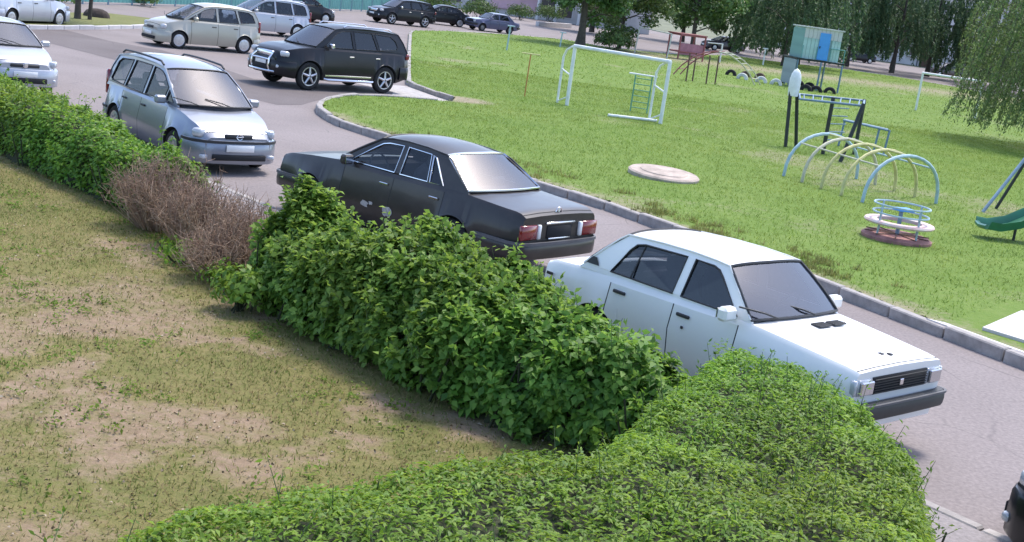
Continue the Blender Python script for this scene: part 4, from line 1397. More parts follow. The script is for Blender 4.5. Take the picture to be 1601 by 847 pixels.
def dry_shrub(label, cx, cy, R, H, n, nl=260):
    root = empty('dry_shrub', (cx, cy, .03))
    tag(root, label, 'shrub', 'dry brown shrubs in the hedge gap')
    a = rng.uniform(0, 2 * math.pi, n); rr = R * np.sqrt(rng.uniform(0, 1, n))
    A = np.stack([.45 * rr * np.cos(a), .45 * rr * np.sin(a), np.zeros(n)], -1)
    hh = H * rng.uniform(.55, 1.05, n) * (1 - .35 * (rr / R) ** 2)
    Mi = np.stack([.75 * rr * np.cos(a), .75 * rr * np.sin(a), hh * .5], -1) + rng.normal(0, .04, (n, 3))
    B = np.stack([1.1 * rr * np.cos(a), 1.1 * rr * np.sin(a), hh], -1) + rng.normal(0, .07, (n, 3))
    v1, f1 = tri_twigs(A, Mi, .008, .005); v2, f2 = tri_twigs(Mi, B, .005, .0025)
    vs, fs = [v1, v2], [f1, f2 + len(v1)]
    o = len(v1) + len(v2)
    for k in range(5):
        q = rng.uniform(.25, 1, (n, 1))
        S = Mi + (B - Mi) * q
        E = S + unit(rng.normal(size=(n, 3)) + np.array([0, 0, .6])) * rng.uniform(.06, .22, (n, 1))
        v, f = tri_twigs(S, E, .004, .0018)
        vs.append(v); fs.append(f + o); o += len(v)
    t = link('twigs', bulk_mesh('twigs', np.concatenate(vs), np.concatenate(fs), DRYT), root); t['kind'] = 'stuff'
    j = rng.choice(n, nl)
    P = Mi[j] + (B - Mi)[j] * rng.uniform(0, 1, (nl, 1))
    V, F = leaf_arrays(P, unit(rng.normal(size=(nl, 3))), .045, .5)
    t = link('dead_leaves', bulk_mesh('dead_leaves', V, F, DRYL), root); t['kind'] = 'stuff'


dry_shrub('dry brown leafless shrub touching the end of the left green hedge', -4.75, 16.75, .66, 1.0, 360)
dry_shrub('dry brown leafless shrub in the middle of the hedge gap', -4.0, 15.95, .62, .92, 320)
dry_shrub('dry brown leafless shrub leaning towards the broad-leaved hedge', -3.2, 15.15, .60, .88, 300)
dry_shrub('low dry brown shrub at the foot of the gap, nearest the lawn', -3.4, 14.6, .48, .62, 200)


def small_plant(label, cx, cy, R, H, n, size, mat, group=None, name='green_bush', cat='bush'):
    root = empty(name, (cx, cy, .03)); tag(root, label, cat, group)
    a = rng.uniform(0, 2 * math.pi, n); u = rng.uniform(0, 1, n) ** .4; ph = np.arccos(rng.uniform(-.3, 1, n))
    P = np.stack([R * u * np.sin(ph) * np.cos(a), R * u * np.sin(ph) * np.sin(a), H * .45 + H * .55 * u * np.cos(ph)], -1)
    P *= (.8 + .4 * vnoise(P[:, 0] + cx, P[:, 1] + P[:, 2] + cy, R * .4, 3))[:, None]
    P[:, 2] = np.maximum(P[:, 2], .02)
    Nr = unit(P - np.array([0, 0, H * .3]) + .4 * R * rng.normal(size=P.shape))
    V, F = leaf_arrays(P, Nr, size, .55)
    t = link('foliage', bulk_mesh('foliage', V, F, mat), root); t['kind'] = 'stuff'
    ns = 14
    A = np.zeros((ns, 3)) + rng.normal(0, R * .15, (ns, 3)) * [1, 1, 0]
    B = np.stack([rng.normal(0, R * .4, ns), rng.normal(0, R * .4, ns), np.full(ns, H * .8)], -1)
    v, f = tri_twigs(A, B, .012 * max(1, R), .004 * max(1, R))
    link('stems', bulk_mesh('stems', v, f, TWIG_SHADE), root)['kind'] = 'stuff'
    return root


small_plant('small green bush at the lawn end of the broad-leaved hedge', -2.85, 13.35, .32, .50, 500, .09, BROAD)
small_plant('low green plants at the foot of the middle dry shrub', -3.95, 15.05, .42, .30, 420, .07, LEFTM)
small_plant('low green plants under the dry shrub nearest the lawn', -3.2, 14.2, .38, .34, 380, .07, LEFTM)
small_plant('pale sparse green sprig among the dry shrubs by the kerb', -4.35, 17.25, .30, .75, 120, .07, leaf_mat('pale_leaf', [(.12, .15, .08), (.18, .2, .12)], .6, .2))

# ------------------------------------------------------------------ grass
KG = leaf_mat('kerbside_grass', [(.12, .15, .035), (.18, .20, .06), (.25, .24, .10)], .75, .4, .15)
YG = leaf_mat('yard_grass', [(.09, .14, .025), (.14, .175, .04), (.24, .20, .08), (.33, .26, .13), (.20, .15, .07), (.11, .165, .03), (.10, .15, .028)], .8, .3, .15)
LG = leaf_mat('lawn_grass', [(.095, .165, .026), (.13, .215, .036), (.17, .255, .048), (.22, .285, .075)], .75, .45, .1)


def blades(name, label, x, y, z0, size, wid, mat, lean=.9):
    n = len(x)
    P = np.stack([x, y, z0], -1)
    a = rng.uniform(0, 2 * math.pi, n)
    d = np.stack([np.cos(a), np.sin(a)], -1)
    L_ = size * rng.uniform(.5, 1.3, n)
    tip = P + np.concatenate([d * (L_ * lean * rng.uniform(.2, 1, n))[:, None], (L_ * rng.uniform(.35, 1, n))[:, None]], -1)
    b = np.stack([-d[:, 1], d[:, 0], np.zeros(n)], -1) * (wid * rng.uniform(.6, 1.3, n))[:, None] * .5
    V = np.stack([P - b, P + b, tip], 1).reshape(-1, 3)
    o = link(name, bulk_mesh(name, V, np.arange(3 * n).reshape(n, 3), mat))
    tag(o, label, 'grass', kind='stuff')
    return o


n = 620000
x, y = rng.uniform(-13, 4.0, n), rng.uniform(6.0, 27, n)
keep = inside(x, y, [(a - .25, b - .25) for a, b in NEARK] + [(-60, 51), (-60, -12), (14, -12)]) & (y < 27 - .0 * x) & (np.abs(x) < y * .46 + .6)
dens = np.clip(1.0 - 1.0 * yard_dirt(x, y), .12, 1) * (.35 + .65 * fbm(x, y, .35, 91)) * np.where(y > 20, .5, 1)
keep &= rng.uniform(0, 1, n) < dens
x, y = x[keep], y[keep]
blades('yard_grass', 'short patchy dry grass on the yard lawn', x, y, bump(x, y) - .005, .050, .011, YG, 1.4)
# dry leaves, clods and small stones lying about
n = 16000
x, y = rng.uniform(-10, 3, n), rng.uniform(6.5, 20, n)
k = inside(x, y, [(a - .3, b - .3) for a, b in NEARK] + [(-60, 51), (-60, -12), (14, -12)]) & (np.abs(x) < y * .46 + .5) & (rng.uniform(0, 1, n) < .25 + .75 * yard_dirt(x, y))
x, y = x[k], y[k]
LITM = leaf_mat('ground_litter', [(.07, .05, .03), (.16, .11, .07), (.30, .23, .16), (.42, .36, .28), (.12, .09, .05)], .9, 0, .1)
V, F = leaf_arrays(np.stack([x, y, bump(x, y) + .008], -1), unit(rng.normal(size=(len(x), 3)) * .5 + [0, 0, 1]), .030, .7, .5)
tag(link('yard_litter', bulk_mesh('yard_litter', V, F, LITM)), 'dry leaf litter and clods on the bare yard soil', 'litter', kind='stuff')
# weeds: small leafy rosettes in the yard
n = 2600
x, y = rng.uniform(-9, 2, n), rng.uniform(7, 18, n)
k = (fbm(x, y, .8, 123) > .56) & (np.abs(x) < y * .45 + .5)
x, y = x[k], y[k]
xx, yy = np.repeat(x, 9) + rng.normal(0, .05, 9 * len(x)), np.repeat(y, 9) + rng.normal(0, .05, 9 * len(x))
V, F = leaf_arrays(np.stack([xx, yy, bump(xx, yy) + rng.uniform(0, .05, len(xx))], -1), unit(rng.normal(size=(len(xx), 3)) * .6 + [0, 0, 1]), .05, .45)
tag(link('yard_weeds', bulk_mesh('yard_weeds', V, F, LG)), 'small green weeds scattered over the dry yard', 'weeds', kind='stuff')

LP = [(a + .12, b + .12) for a, b in PLAYK] + BAYK + FARK
n = 520000
y = 9 + 46 * rng.uniform(0, 1, n) ** .85; x = rng.uniform(-7, 26, n)
k = inside(x, y, LP) & (np.abs(x) < y * .46 + 1.5) & (rng.uniform(0, 1, n) < np.clip(1.05 - lawn_dirt(x, y), .05, 1) * (.45 + .55 * fbm(x, y, .7, 17)))
k &= ~((np.hypot(x - 3.1, y - 29.0) < .85) | (np.hypot(x - 7.2, y - 24.6) < .72) | inside(x, y, [(6.0, 17.3), (7.8, 19.6), (10.3, 17.7), (8.35, 13.5), (8.0, 13.3)]))
x, y = x[k], y[k]
blades('playground_grass', 'green grass of the playground lawn', x, y, lz(x, y) - .01, .075 + .0 * x, .020, LG, 1.6)
n = 130000
y = rng.uniform(52, 124, n); x = rng.uniform(-9, 50, n)
k = inside(x, y, LP) & (np.abs(x) < y * .46 + 2) & (rng.uniform(0, 1, n) < np.clip(1.05 - lawn_dirt(x, y), .03, 1) * (.3 + .7 * fbm(x, y, 1.5, 18)))
x, y = x[k], y[k]
blades('distant_grass', 'distant green grass at the back of the playground lawn', x, y, lz(x, y) - .01, .10 + 0 * x, .05, LG, 1.6)
# taller weeds along the playground kerb
n = 900
t = rng.uniform(0, 1, n) ** 1.0
kx = np.interp(t, np.linspace(0, 1, 5), [5.3, 3.5, 1.9, -.9, -3.3]); ky = np.interp(t, np.linspace(0, 1, 5), [18.6, 21.1, 23.7, 26.6, 29.3])
o_ = rng.uniform(-.02, 1.2, n)
x, y = kx + .72 * o_ + rng.normal(0, .1, n), ky + .68 * o_ + rng.normal(0, .1, n)
k = fbm(x, y, .7, 200) > .5
x, y = np.repeat(x[k], 14), np.repeat(y[k], 14)
x, y = x + rng.normal(0, .05, len(x)), y + rng.normal(0, .05, len(x))
blades('kerbside_weeds', 'taller grass and weeds behind the playground kerb', x, y, lz(x, y), .12 + 0 * x, .016, KG, .8)

# ------------------------------------------------------------------ trees
BARK = pm('bark', (.085, .07, .058), .95, var=.45, vscale=6, bump=.6, bscale=18)
BIRCHB = pm('birch_bark', (.42, .40, .37), .85, var=.6, vscale=5, dirt=(.06, .055, .05), bump=.3)
MAPLE = leaf_mat('maple_leaf', [(.045, .10, .026), (.07, .145, .038), (.10, .19, .05), (.15, .25, .08)], .5, .28)
BUSHY = leaf_mat('bushy_leaf', [(.055, .10, .03), (.085, .145, .04), (.12, .185, .05)], .55, .28)
BIRCHL = leaf_mat('birch_leaf', [(.07, .13, .036), (.10, .175, .052), (.14, .22, .07), (.19, .27, .10)], .5, .36)
SPRUCE = leaf_mat('dark_tree_leaf', [(.05, .10, .045), (.075, .14, .06), (.11, .185, .08)], .55, .35)


def trunk_path(H, bend=.25, n=7):
    p, q = rng.normal(0, bend, 2), rng.uniform(0, 6)
    return [(p[0] * (k / n) ** 1.5 + .05 * math.sin(q + k), p[1] * (k / n) ** 1.5 + .05 * math.cos(q + k * 1.3), H * k / n) for k in range(n + 1)]


def tree(name, label, x, y, H, z0, R, n, size, mat, tr=.16, style='broad', bark=BARK, group='trees around the playground', z=0.1, nclump=46):
    root = empty(name, (x, y, z)); tag(root, label, 'tree', group)
    tp = trunk_path(H * .9)
    m = MB().tube(tp, [tr * (1 - .85 * k / (len(tp) - 1)) * (1.35 if k == 0 else 1) for k in range(len(tp))], 8)
    limbs = []
    for k in range(9):
        f = rng.uniform(.22, .85)
        a0 = np.array([np.interp(f, np.linspace(0, 1, len(tp)), [p[i] for p in tp]) for i in range(3)])
        az = k * 2.4 + rng.uniform(-.4, .4)
        ln = R * rng.uniform(.55, .95)
        up_ = rng.uniform(.1, .6)
        e = a0 + np.array([math.cos(az) * ln, math.sin(az) * ln, ln * up_])
        mid = (a0 + e) / 2 + np.array([0, 0, ln * .12])
        m.tube([tuple(a0), tuple(mid), tuple(e)], [tr * .38 * (1 - f * .5), tr * .22, tr * .07], 6)
        limbs.append((a0, mid, e))
    m.build('trunk', bark, root, True, 60)
    zc, hz = (z0 + H) / 2, (H - z0) / 2
    if style == 'broad':
        C = []
        while len(C) < nclump:
            q = rng.uniform(-1, 1, 3)
            if .25 < np.linalg.norm(q) < 1: C.append(q)
        C = np.array(C) * [R, R, hz] + [0, 0, zc]
        C[:, 2] = np.maximum(C[:, 2], z0)
        j = rng.choice(nclump, n)
        cr = R * .26 * rng.uniform(.7, 1.3, nclump)
        u = unit(rng.normal(size=(n, 3))) * (rng.uniform(0, 1, (n, 1)) ** .45)
        P = C[j] + u * cr[j][:, None] * [1.15, 1.15, .75]
        Nr = unit(u + .5 * rng.normal(size=(n, 3)) + [0, 0, .35])
        td = None
    else:
        ns = max(60, n // 60)
        a = rng.uniform(0, 2 * math.pi, ns); rr = R * np.sqrt(rng.uniform(.03, 1, ns))
        top = z0 + (H - z0) * np.clip(rng.uniform(.15, 1.0, ns) * (1.05 - .55 * (rr / R) ** 2), .12, 1)
        L_ = np.minimum(rng.uniform(1.2, 4.2, ns), top - z0 * rng.uniform(.5, 1.2, ns) - .1)
        L_ = np.maximum(L_, .5)
        per = n // ns
        j = np.repeat(np.arange(ns), per)
        q = rng.uniform(0, 1, len(j))
        curl = .35 * np.sin(q * 3 + a[j])
        P = np.stack([(rr[j] + .5 * q - .0) * np.cos(a[j]) + curl * .2, (rr[j] + .5 * q) * np.sin(a[j]) + curl * .2, top[j] - L_[j] * q ** 1.15], -1) + rng.normal(0, .05, (len(j), 3))
        P[:, 2] = np.maximum(P[:, 2], .25)
        Nr = unit(rng.normal(size=P.shape) + [0, 0, .2])
        td = np.tile(np.array([[0, 0, -1.6]]), (len(P), 1))
        tv, tf = tri_twigs(np.stack([rr * np.cos(a), rr * np.sin(a), top], -1), np.stack([(rr + .5) * np.cos(a), (rr + .5) * np.sin(a), top - L_], -1), .012, .004)
        link('hanging_twigs', bulk_mesh('hanging_twigs', tv, tf, BARK), root)['kind'] = 'stuff'
    V, F = leaf_arrays(P, Nr, size, .6 if style == 'broad' else .45, tdir=td)
    o = link('crown', bulk_mesh('crown', V, F, mat), root); o['kind'] = 'stuff'
    return root


tree('birch_tree', 'weeping birch at the right edge, hanging leaves nearest the camera', 21.6, 52.5, 10.5, .9, 4.5, 46000, .13, BIRCHL, .20, 'weep', BIRCHB)
tree('maple_tree', 'broad-leaved tree behind the left post of the near goal', 2.5, 91.0, 8.5, 1.5, 3.1, 8000, .30, MAPLE, .30)
tree('maple_tree', 'round bushy tree directly behind the near goal crossbar', 5.6, 96.5, 7.0, .7, 3.2, 9000, .26, BUSHY, .14)
tree('maple_tree', 'bright green tree above the red climbing frame', 11.8, 104.0, 9.0, 1.9, 4.0, 9500, .30, MAPLE, .22)
tree('dark_tree', 'tall dark tree left of the mint hut', 20.0, 108.0, 12, .9, 4.4, 15000, .28, SPRUCE, .2, 'weep')
tree('dark_tree', 'dark drooping tree standing just behind the mint hut', 22.6, 116.0, 13, 1.2, 4.6, 14000, .30, SPRUCE, .2, 'weep')
tree('birch_tree', 'slender tree with visible trunk right of the black saloon', 35.1, 131.0, 13, 2.6, 3.2, 9000, .28, SPRUCE, .22, 'weep')
tree('birch_tree', 'dark tree with trunk before the dark red-brown car', 40.0, 136.0, 13, 2.4, 3.6, 11000, .30, SPRUCE, .24, 'weep')
tree('dark_tree', 'tall dark drooping tree left of the weeping birch', 45.5, 136.0, 14, .8, 4.6, 15000, .30, SPRUCE, .22, 'weep')
tree('dark_tree', 'dark tree seen behind the weeping birch at the right edge', 46.0, 118.0, 13, .9, 4.8, 13000, .28, BIRCHL, .22, 'weep')
tree('dark_tree', 'dark tree in the row beyond the brown car', 14.5, 138.0, 11, 1.0, 4.8, 9000, .36, MAPLE, .22)
tree('dark_tree', 'dark tree in the row left of the pale apartment block', 26.0, 142.0, 13, 1.4, 4.6, 12000, .36, SPRUCE, .22, 'weep')
tree('dark_tree', 'grey-green bare-branched tree before the apartment block', 41.5, 166.0, 12, 2.5, 3.0, 3200, .36, BUSHY, .2, nclump=30)
tree('dark_tree', 'leafy tree beyond the bushes near the pink shop front', 4.5, 128.0, 10, .8, 4.5, 8000, .38, BUSHY, .22)
tree('dark_tree', 'dense drooping tree between the hut and the black saloon', 30.5, 131.0, 13, 1.6, 3.6, 12000, .30, SPRUCE, .2, 'weep')
tree('dark_tree', 'dense green tree behind the slender trunk tree', 39.0, 146.0, 13, 1.4, 4.2, 13000, .32, SPRUCE, .2, 'weep')
tree('dark_tree', 'leafy green tree filling the gap left of the distant goal', 44.0, 126.0, 12, 1.2, 3.8, 12000, .28, BIRCHL, .2, 'weep')
tree('dark_tree', 'leafy tree behind the bright green tree and brown car', 18.5, 128.0, 12, 1.6, 4.4, 9000, .34, MAPLE, .2)
t1 = tree('street_tree', 'twin-stemmed street tree on the verge at the top left', -18.7, 51.7, 9, 3.4, 2.8, 5000, .2, MAPLE, .11)
MB().tube([(.42, .35, 0), (.44, .38, 1.4), (.52, .4, 3.2), (.3, .3, 5)], [.09, .075, .06, .03], 8).build('trunk', BARK, t1, True)
for lab, x, y, R, H, nn in (('grey-green bush right of the pink shop front', .2, 146, 1.9, 1.9, 900), ('grey-green bush behind the blue-grey saloon', -2.9, 139, 1.7, 1.6, 800), ('low bush beside the tree behind the goal', 5.0, 93.5, 1.6, 1.5, 1300),
                            ('dark bush at the top left behind the silver sedan', -21.6, 57.3, 1.0, 1.1, 700), ('pale bush above the black off-roader', -9.6, 110.0, 2.2, 2.4, 1400), ('pale bush left of the pink shop front', -6.2, 118.0, 1.9, 2.0, 1200),
                            ('dark bush at the foot of the teal fence', -21.2, 68.5, .9, .8, 500), ('bush beside the black saloon at the far road', 35.0, 158.0, 1.8, 1.6, 800)):
    small_plant(lab, x, y, R, H, nn, .24 if R > 1.2 else .16, BUSHY if 'grey' in lab or 'pale' in lab or 'low' in lab else MAPLE, 'bushes along the far street')
m = MB()
prof = [(.52, 0), (.50, .12), (.40, .26), (.22, .34), (.001, .36)]
m.lathe(prof, 14)
o = m.build('earth_mound', pm('dark_brown_earth', (.06, .045, .038), .95, var=.5, vscale=5, bump=.8, bscale=9), None, True, 80, (-18.75, 54.2, .1))
o.scale = (1.1, .8, 1)
tag(o, 'low dark brown heap beside the twin-stemmed tree', 'heap')
# ------------------------------------------------------------------ playground
GW = pm('white_paint_steel', (.74, .76, .74), .5, var=.15, vscale=5)
PBLUE = pm('pale_blue_steel', (.36, .50, .54), .5, var=.25, vscale=6)
BLUEG = pm('blue_grey_steel', (.16, .25, .33), .5, var=.3, vscale=6)
YEL = pm('pale_yellow_steel', (.56, .52, .22), .5, var=.25, vscale=6)
CREAM = pm('cream_steel', (.52, .50, .36), .5, var=.25, vscale=6)
DKG = pm('dark_green_black_steel', (.016, .022, .02), .55, var=.3)
REDS = pm('faded_red_steel', (.30, .09, .09), .55, var=.35, vscale=6)
BROWN = pm('rusty_brown_steel', (.12, .065, .04), .7, var=.4, vscale=9)
TEAL = pm('teal_paint', (.10, .32, .30), .6, var=.25, vscale=3)
GREENP = pm('green_plastic', (.012, .14, .07), .35, coat=.3, var=.2, vscale=4)
REDC = pm('worn_red_wood', (.34, .16, .14), .8, var=.4, vscale=6)
BRBLUE = pm('bright_blue_paint', (.08, .33, .75), .5, var=.12)
ZL = .12


def bar(parent, name, pts, r, mat, n=8):
    return MB().tube(pts, r, n).build(name, mat, parent, True)


# near goal
L0, R0 = np.array([1.05, 43.0]), np.array([4.05, 41.1])
goal = empty('goal', (L0[0], L0[1], ZL)); tag(goal, 'white football goal nearest the camera', 'goal')
dv = R0 - L0
bk_ = np.array([-.32, .62])
bar(goal, 'post', [(0, 0, 0), (0, 0, 1.98)], .062, GW)
bar(goal, 'post', [(dv[0], dv[1], 0), (dv[0], dv[1], 1.98)], .062, GW)
bar(goal, 'crossbar', [(-.04, 0, 1.98), (dv[0] + .03, dv[1], 1.98)], .062, GW)
for ox, oy in ((0, 0), (dv[0], dv[1])):
    bx, by = ox + bk_[0], oy + bk_[1]
    bar(goal, 'rear_post', [(bx, by, 0), (bx, by, 1.55), (ox + bk_[0] * .75, oy + bk_[1] * .75, 1.80), (ox + bk_[0] * .3, oy + bk_[1] * .3, 1.93), (ox, oy, 1.96)], .042, GW)
    bar(goal, 'brace', [(ox, oy, 1.0), (bx, by, 1.15)], .028, GW)
    bar(goal, 'brace', [(ox, oy, .30), (bx, by, .05)], .028, GW)
o = MB().tube([(2.35, 41.0, ZL + .06), (3.95, 41.35, ZL + .06)], .045, 8).build('white_pipe', GW, None, True)
tag(o, 'white pipe lying on the grass at the foot of the near goal', 'pipe')
# far goal
g2 = empty('goal', (20.2, 69.3, ZL)); tag(g2, 'distant white goal beside the weeping birch', 'goal')
bar(g2, 'post', [(0, 0, 0), (0, 0, 2.0)], .06, GW)
bar(g2, 'post', [(2.9, -.9, 0), (2.9, -.9, 2.0)], .06, GW)
bar(g2, 'crossbar', [(-.05, 0, 2.0), (2.95, -.9, 2.0)], .06, GW)
for ox, oy in ((0, 0), (2.9, -.9)): bar(g2, 'rear_brace', [(ox, oy, 1.95), (ox + .3, oy + .9, .0)], .03, GW)
# green frame seen through the near goal
f = empty('exercise_ladder', (3.55, 44.2, ZL)); tag(f, 'pale green wall ladder seen through the near goal', 'ladder')
PGR = pm('pale_green_steel', (.14, .34, .22), .6, var=.3, vscale=7)
for dx in (-.28, .28): bar(f, 'upright', [(dx, -dx * .3, 0), (dx, -dx * .3, 1.25)], .025, PGR)
for k in range(6): bar(f, 'rung', [(-.28, .084, .15 + .2 * k), (.28, -.084, .15 + .2 * k)], .016, PGR)
bar(f, 'top_bar', [(-.5, .1, 1.28), (.45, -.1, 1.28)], .03, GW)
# T bar and blue posts
f = empty('t_bar', (-.4, 44.2, ZL)); tag(f, 'thin orange post with a short yellow crossbar left of the near goal', 'post')
bar(f, 'post', [(0, 0, 0), (0.02, 0, 1.45)], .022, pm('orange_steel', (.50, .22, .06), .6, var=.3))
bar(f, 'crossbar', [(-.28, 0, 1.46), (.34, 0, 1.46)], .022, YEL)
for lab, x, y, h in (('pale blue post with a short top arm near the blue-grey saloon', -2.0, 72.7, 1.35), ('short pale blue post behind the left end of the near goal', 1.1, 86.0, .95)):
    f = empty('blue_post', (x, y, ZL)); tag(f, lab, 'post')
    bar(f, 'post', [(0, 0, 0), (0.04, 0, h)], .045, PBLUE)
    bar(f, 'arm', [(-.12, 0, h), (.30, 0, h)], .035, PBLUE)
# grey bar frame
f = empty('bar_frame', (6.5, 92.5, ZL)); tag(f, 'tall pale grey bar frame before the bushy tree', 'frame')
GREY = pm('pale_grey_steel', (.48, .50, .46), .6, var=.2)
bar(f, 'post', [(0, 0, 0), (.1, 0, 1.85)], .045, GREY); bar(f, 'post', [(2.0, -3.4, 0), (2.1, -3.4, 1.75)], .045, GREY)
bar(f, 'crossbar', [(.08, 0, 1.85), (2.1, -3.4, 1.75)], .04, GREY)
f = empty('white_post', (13.2, 97.0, ZL)); tag(f, 'white post with a bar right of the red climbing frame', 'post')
bar(f, 'post', [(0, 0, 0), (0, 0, 1.4)], .06, GW); bar(f, 'arm', [(-1.0, .8, 1.3), (0, 0, 1.36)], .04, GW)
f = empty('white_post', (17.6, 104.0, ZL)); tag(f, 'slim white post left of the mint hut', 'post')
bar(f, 'post', [(0, 0, 0), (0, 0, 1.3)], .06, GW); bar(f, 'cap', [(-.2, 0, 1.3), (.2, 0, 1.3)], .05, GW)
# red frame box
f = empty('play_house_frame', (9.6, 92.5, ZL)); tag(f, 'faded red open play house with a pink panel', 'play frame')
c4 = [(0, 0), (1.9, 1.2), (1.2, 2.3), (-.7, 1.1)]
for x, y in c4: bar(f, 'post', [(x, y, 0), (x, y, 1.75)], .06, REDS)
for z in (.55, 1.72):
    for i in range(4):
        a_, b_ = c4[i], c4[(i + 1) % 4]; bar(f, 'rail', [(*a_, z), (*b_, z)], .05, REDS)
MB().prism([(0, .04), (1.9, 1.24), (1.88, 1.28), (-.02, .08)], .35, 1.15).build('panel', pm('faded_pink_board', (.36, .16, .20), .8, var=.3, vscale=3), f)
MB().prism([(-.12, -.1), (2.0, 1.1), (1.3, 2.45), (-.85, 1.2)], 1.76, 1.84).build('roof', REDS, f)
# arched climbing bridge
f = empty('arched_ladder', (8.6, 66.0, ZL)); tag(f, 'arched red and cream climbing ladder on brown posts', 'climbing frame')
for off in (np.array([0, 0]), np.array([.45, .95])):
    pts = []
    for k in range(13):
        t = k / 12
        pts.append((-1.75 + 4.3 * t + off[0], .9 + .4 * t + off[1], .25 + 1.45 * math.sin(math.pi * t) ** .75))
    MB().tube(pts[:7], .035, 7).build('red_rail', REDS, f, True)
    MB().tube(pts[6:], .035, 7).build('cream_rail', CREAM, f, True)
for k in range(12):
    t = (k + .5) / 12
    z = .25 + 1.45 * math.sin(math.pi * t) ** .75
    bar(f, 'rung', [(-1.75 + 4.3 * t, .9 + .4 * t, z), (-1.3 + 4.3 * t, 1.85 + .4 * t, z)], .022, REDS if k < 6 else CREAM)
for x, y in ((-1.1, .95), (-.05, 1.05), (-.65, 2.0), (.55, 2.1)): bar(f, 'post', [(x, y - .5, 0), (x, y - .3, 1.45)], .04, BROWN)
# tyres dug into the ground
TY = MB()
TY.lathe([(.17, -.10), (.30, -.11), (.35, -.07), (.36, 0), (.35, .07), (.30, .11), (.17, .10), (.16, 0), (.17, -.10)], 22, 'y')
TYW = pm('white_painted_rubber', (.62, .62, .58), .7, var=.4, vscale=5)
TYB = pm('brown_rubber', (.10, .06, .045), .8, var=.3)
tyre_me = {}
for nm, mt in (('w', TYW), ('b', RUBBER), ('r', TYB)): tyre_me[nm] = raw_mesh('tyre', TY.v, TY.f, mt, True, sharp=50)
spots = [(11.6, 79.3, 'b', 'black half-buried tyre at the left end of the tyre row'), (11.9, 76.6, 'w', 'leftmost white-painted half-buried tyre'), (12.6, 80.0, 'r', 'left brown half-buried tyre in the back of the row'),
         (12.9, 75.8, 'w', 'white-painted half-buried tyre in the middle of the row'), (13.5, 80.0, 'r', 'right brown half-buried tyre in the back of the row'), (13.7, 75.4, 'w', 'white-painted half-buried tyre beside the white rocket post'),
         (14.9, 78.6, 'b', 'black half-buried tyre just right of the white rocket post'), (15.5, 77.9, 'b', 'black half-buried tyre under the left boards of the hut'), (15.9, 76.6, 'b', 'black half-buried tyre behind the front row under the hut'),
         (15.1, 73.6, 'b', 'left black tyre of the front row under the hut'), (15.7, 73.7, 'b', 'middle black tyre of the front row under the hut'), (16.6, 74.2, 'b', 'right black tyre of the front row under the hut')]
for x, y, k, lab in spots:
    o = link('half_buried_tyre', tyre_me[k]); o.location = (x, y, ZL + .02); o.rotation_euler = (0, 0, -.3 + random.uniform(-.25, .25))
    tag(o, lab, 'tyre', 'half-buried tyres')
# rocket post
f = empty('rocket_post', (7.75, 39.2, ZL)); tag(f, 'white bullet-shaped head on two black leaning legs', 'play post')
b0, b1 = (0, 0), (.42, .50)
top = (-.02, .22)
bar(f, 'leg', [(b0[0], b0[1], 0), (top[0] - .10, top[1] - .05, 1.72)], .055, DKG)
bar(f, 'leg', [(b1[0], b1[1], 0), (top[0] + .12, top[1] + .08, 1.72)], .055, DKG)
MB().lathe([(.001, 1.52), (.15, 1.54), (.175, 1.75), (.175, 2.05), (.14, 2.22), (.08, 2.33), (.001, 2.38)], 18, 'z', (top[0], top[1], 0)).build('head', GW, f, True, 60)
# horizontal ladder
f = empty('monkey_bars', (8.75, 38.5, ZL)); tag(f, 'blue-grey horizontal ladder on black posts behind the arches', 'climbing frame')
pA, pB, pC = (0, 0), (.20, -1.5), (1.25, 1.3)
for (x, y), (tx, ty) in ((pA, pA), (pB, (.62, -1.2)), (pC, pC)): bar(f, 'post', [(x, y, 0), (tx, ty, 1.72)], .06, DKG)
for a_, b_ in (((-.75, 1.3, 1.60), (1.25, 1.3, 1.68)), ((-.85, .6, 1.50), (.62, -1.2, 1.66)), ((.62, -1.2, 1.66), (1.25, 1.3, 1.68)), ((-.85, .6, 1.5), (-.75, 1.3, 1.6))): bar(f, 'rail', [a_, b_], .035, BLUEG)
for k in range(7):
    t = (k + .5) / 7
    bar(f, 'rung', [(-.75 + 2.0 * t, 1.3, 1.60 + .08 * t), (-.85 + 1.47 * t, .6 - 1.8 * t, 1.50 + .16 * t)], .020, BLUEG)
for k in range(5): bar(f, 'wall_rung', [(0, 0, .45 + .24 * k), (1.25 * .55, 1.3 * .55, .45 + .24 * k)], .018, BLUEG)
f = empty('bar_frame', (11.0, 41.0, ZL)); tag(f, 'low blue-grey parallel bars right of the horizontal ladder', 'climbing frame')
for x, y in ((-.05, .2), (.2, -.1), (-1.0, 1.0)): bar(f, 'post', [(x, y, 0), (x + .05, y, .82)], .035, BLUEG)
bar(f, 'rail', [(-1.0, 1.0, .85), (.2, -.1, .80)], .03, BLUEG); bar(f, 'rail', [(-.9, 1.3, .85), (.3, .3, .80)], .03, PBLUE)
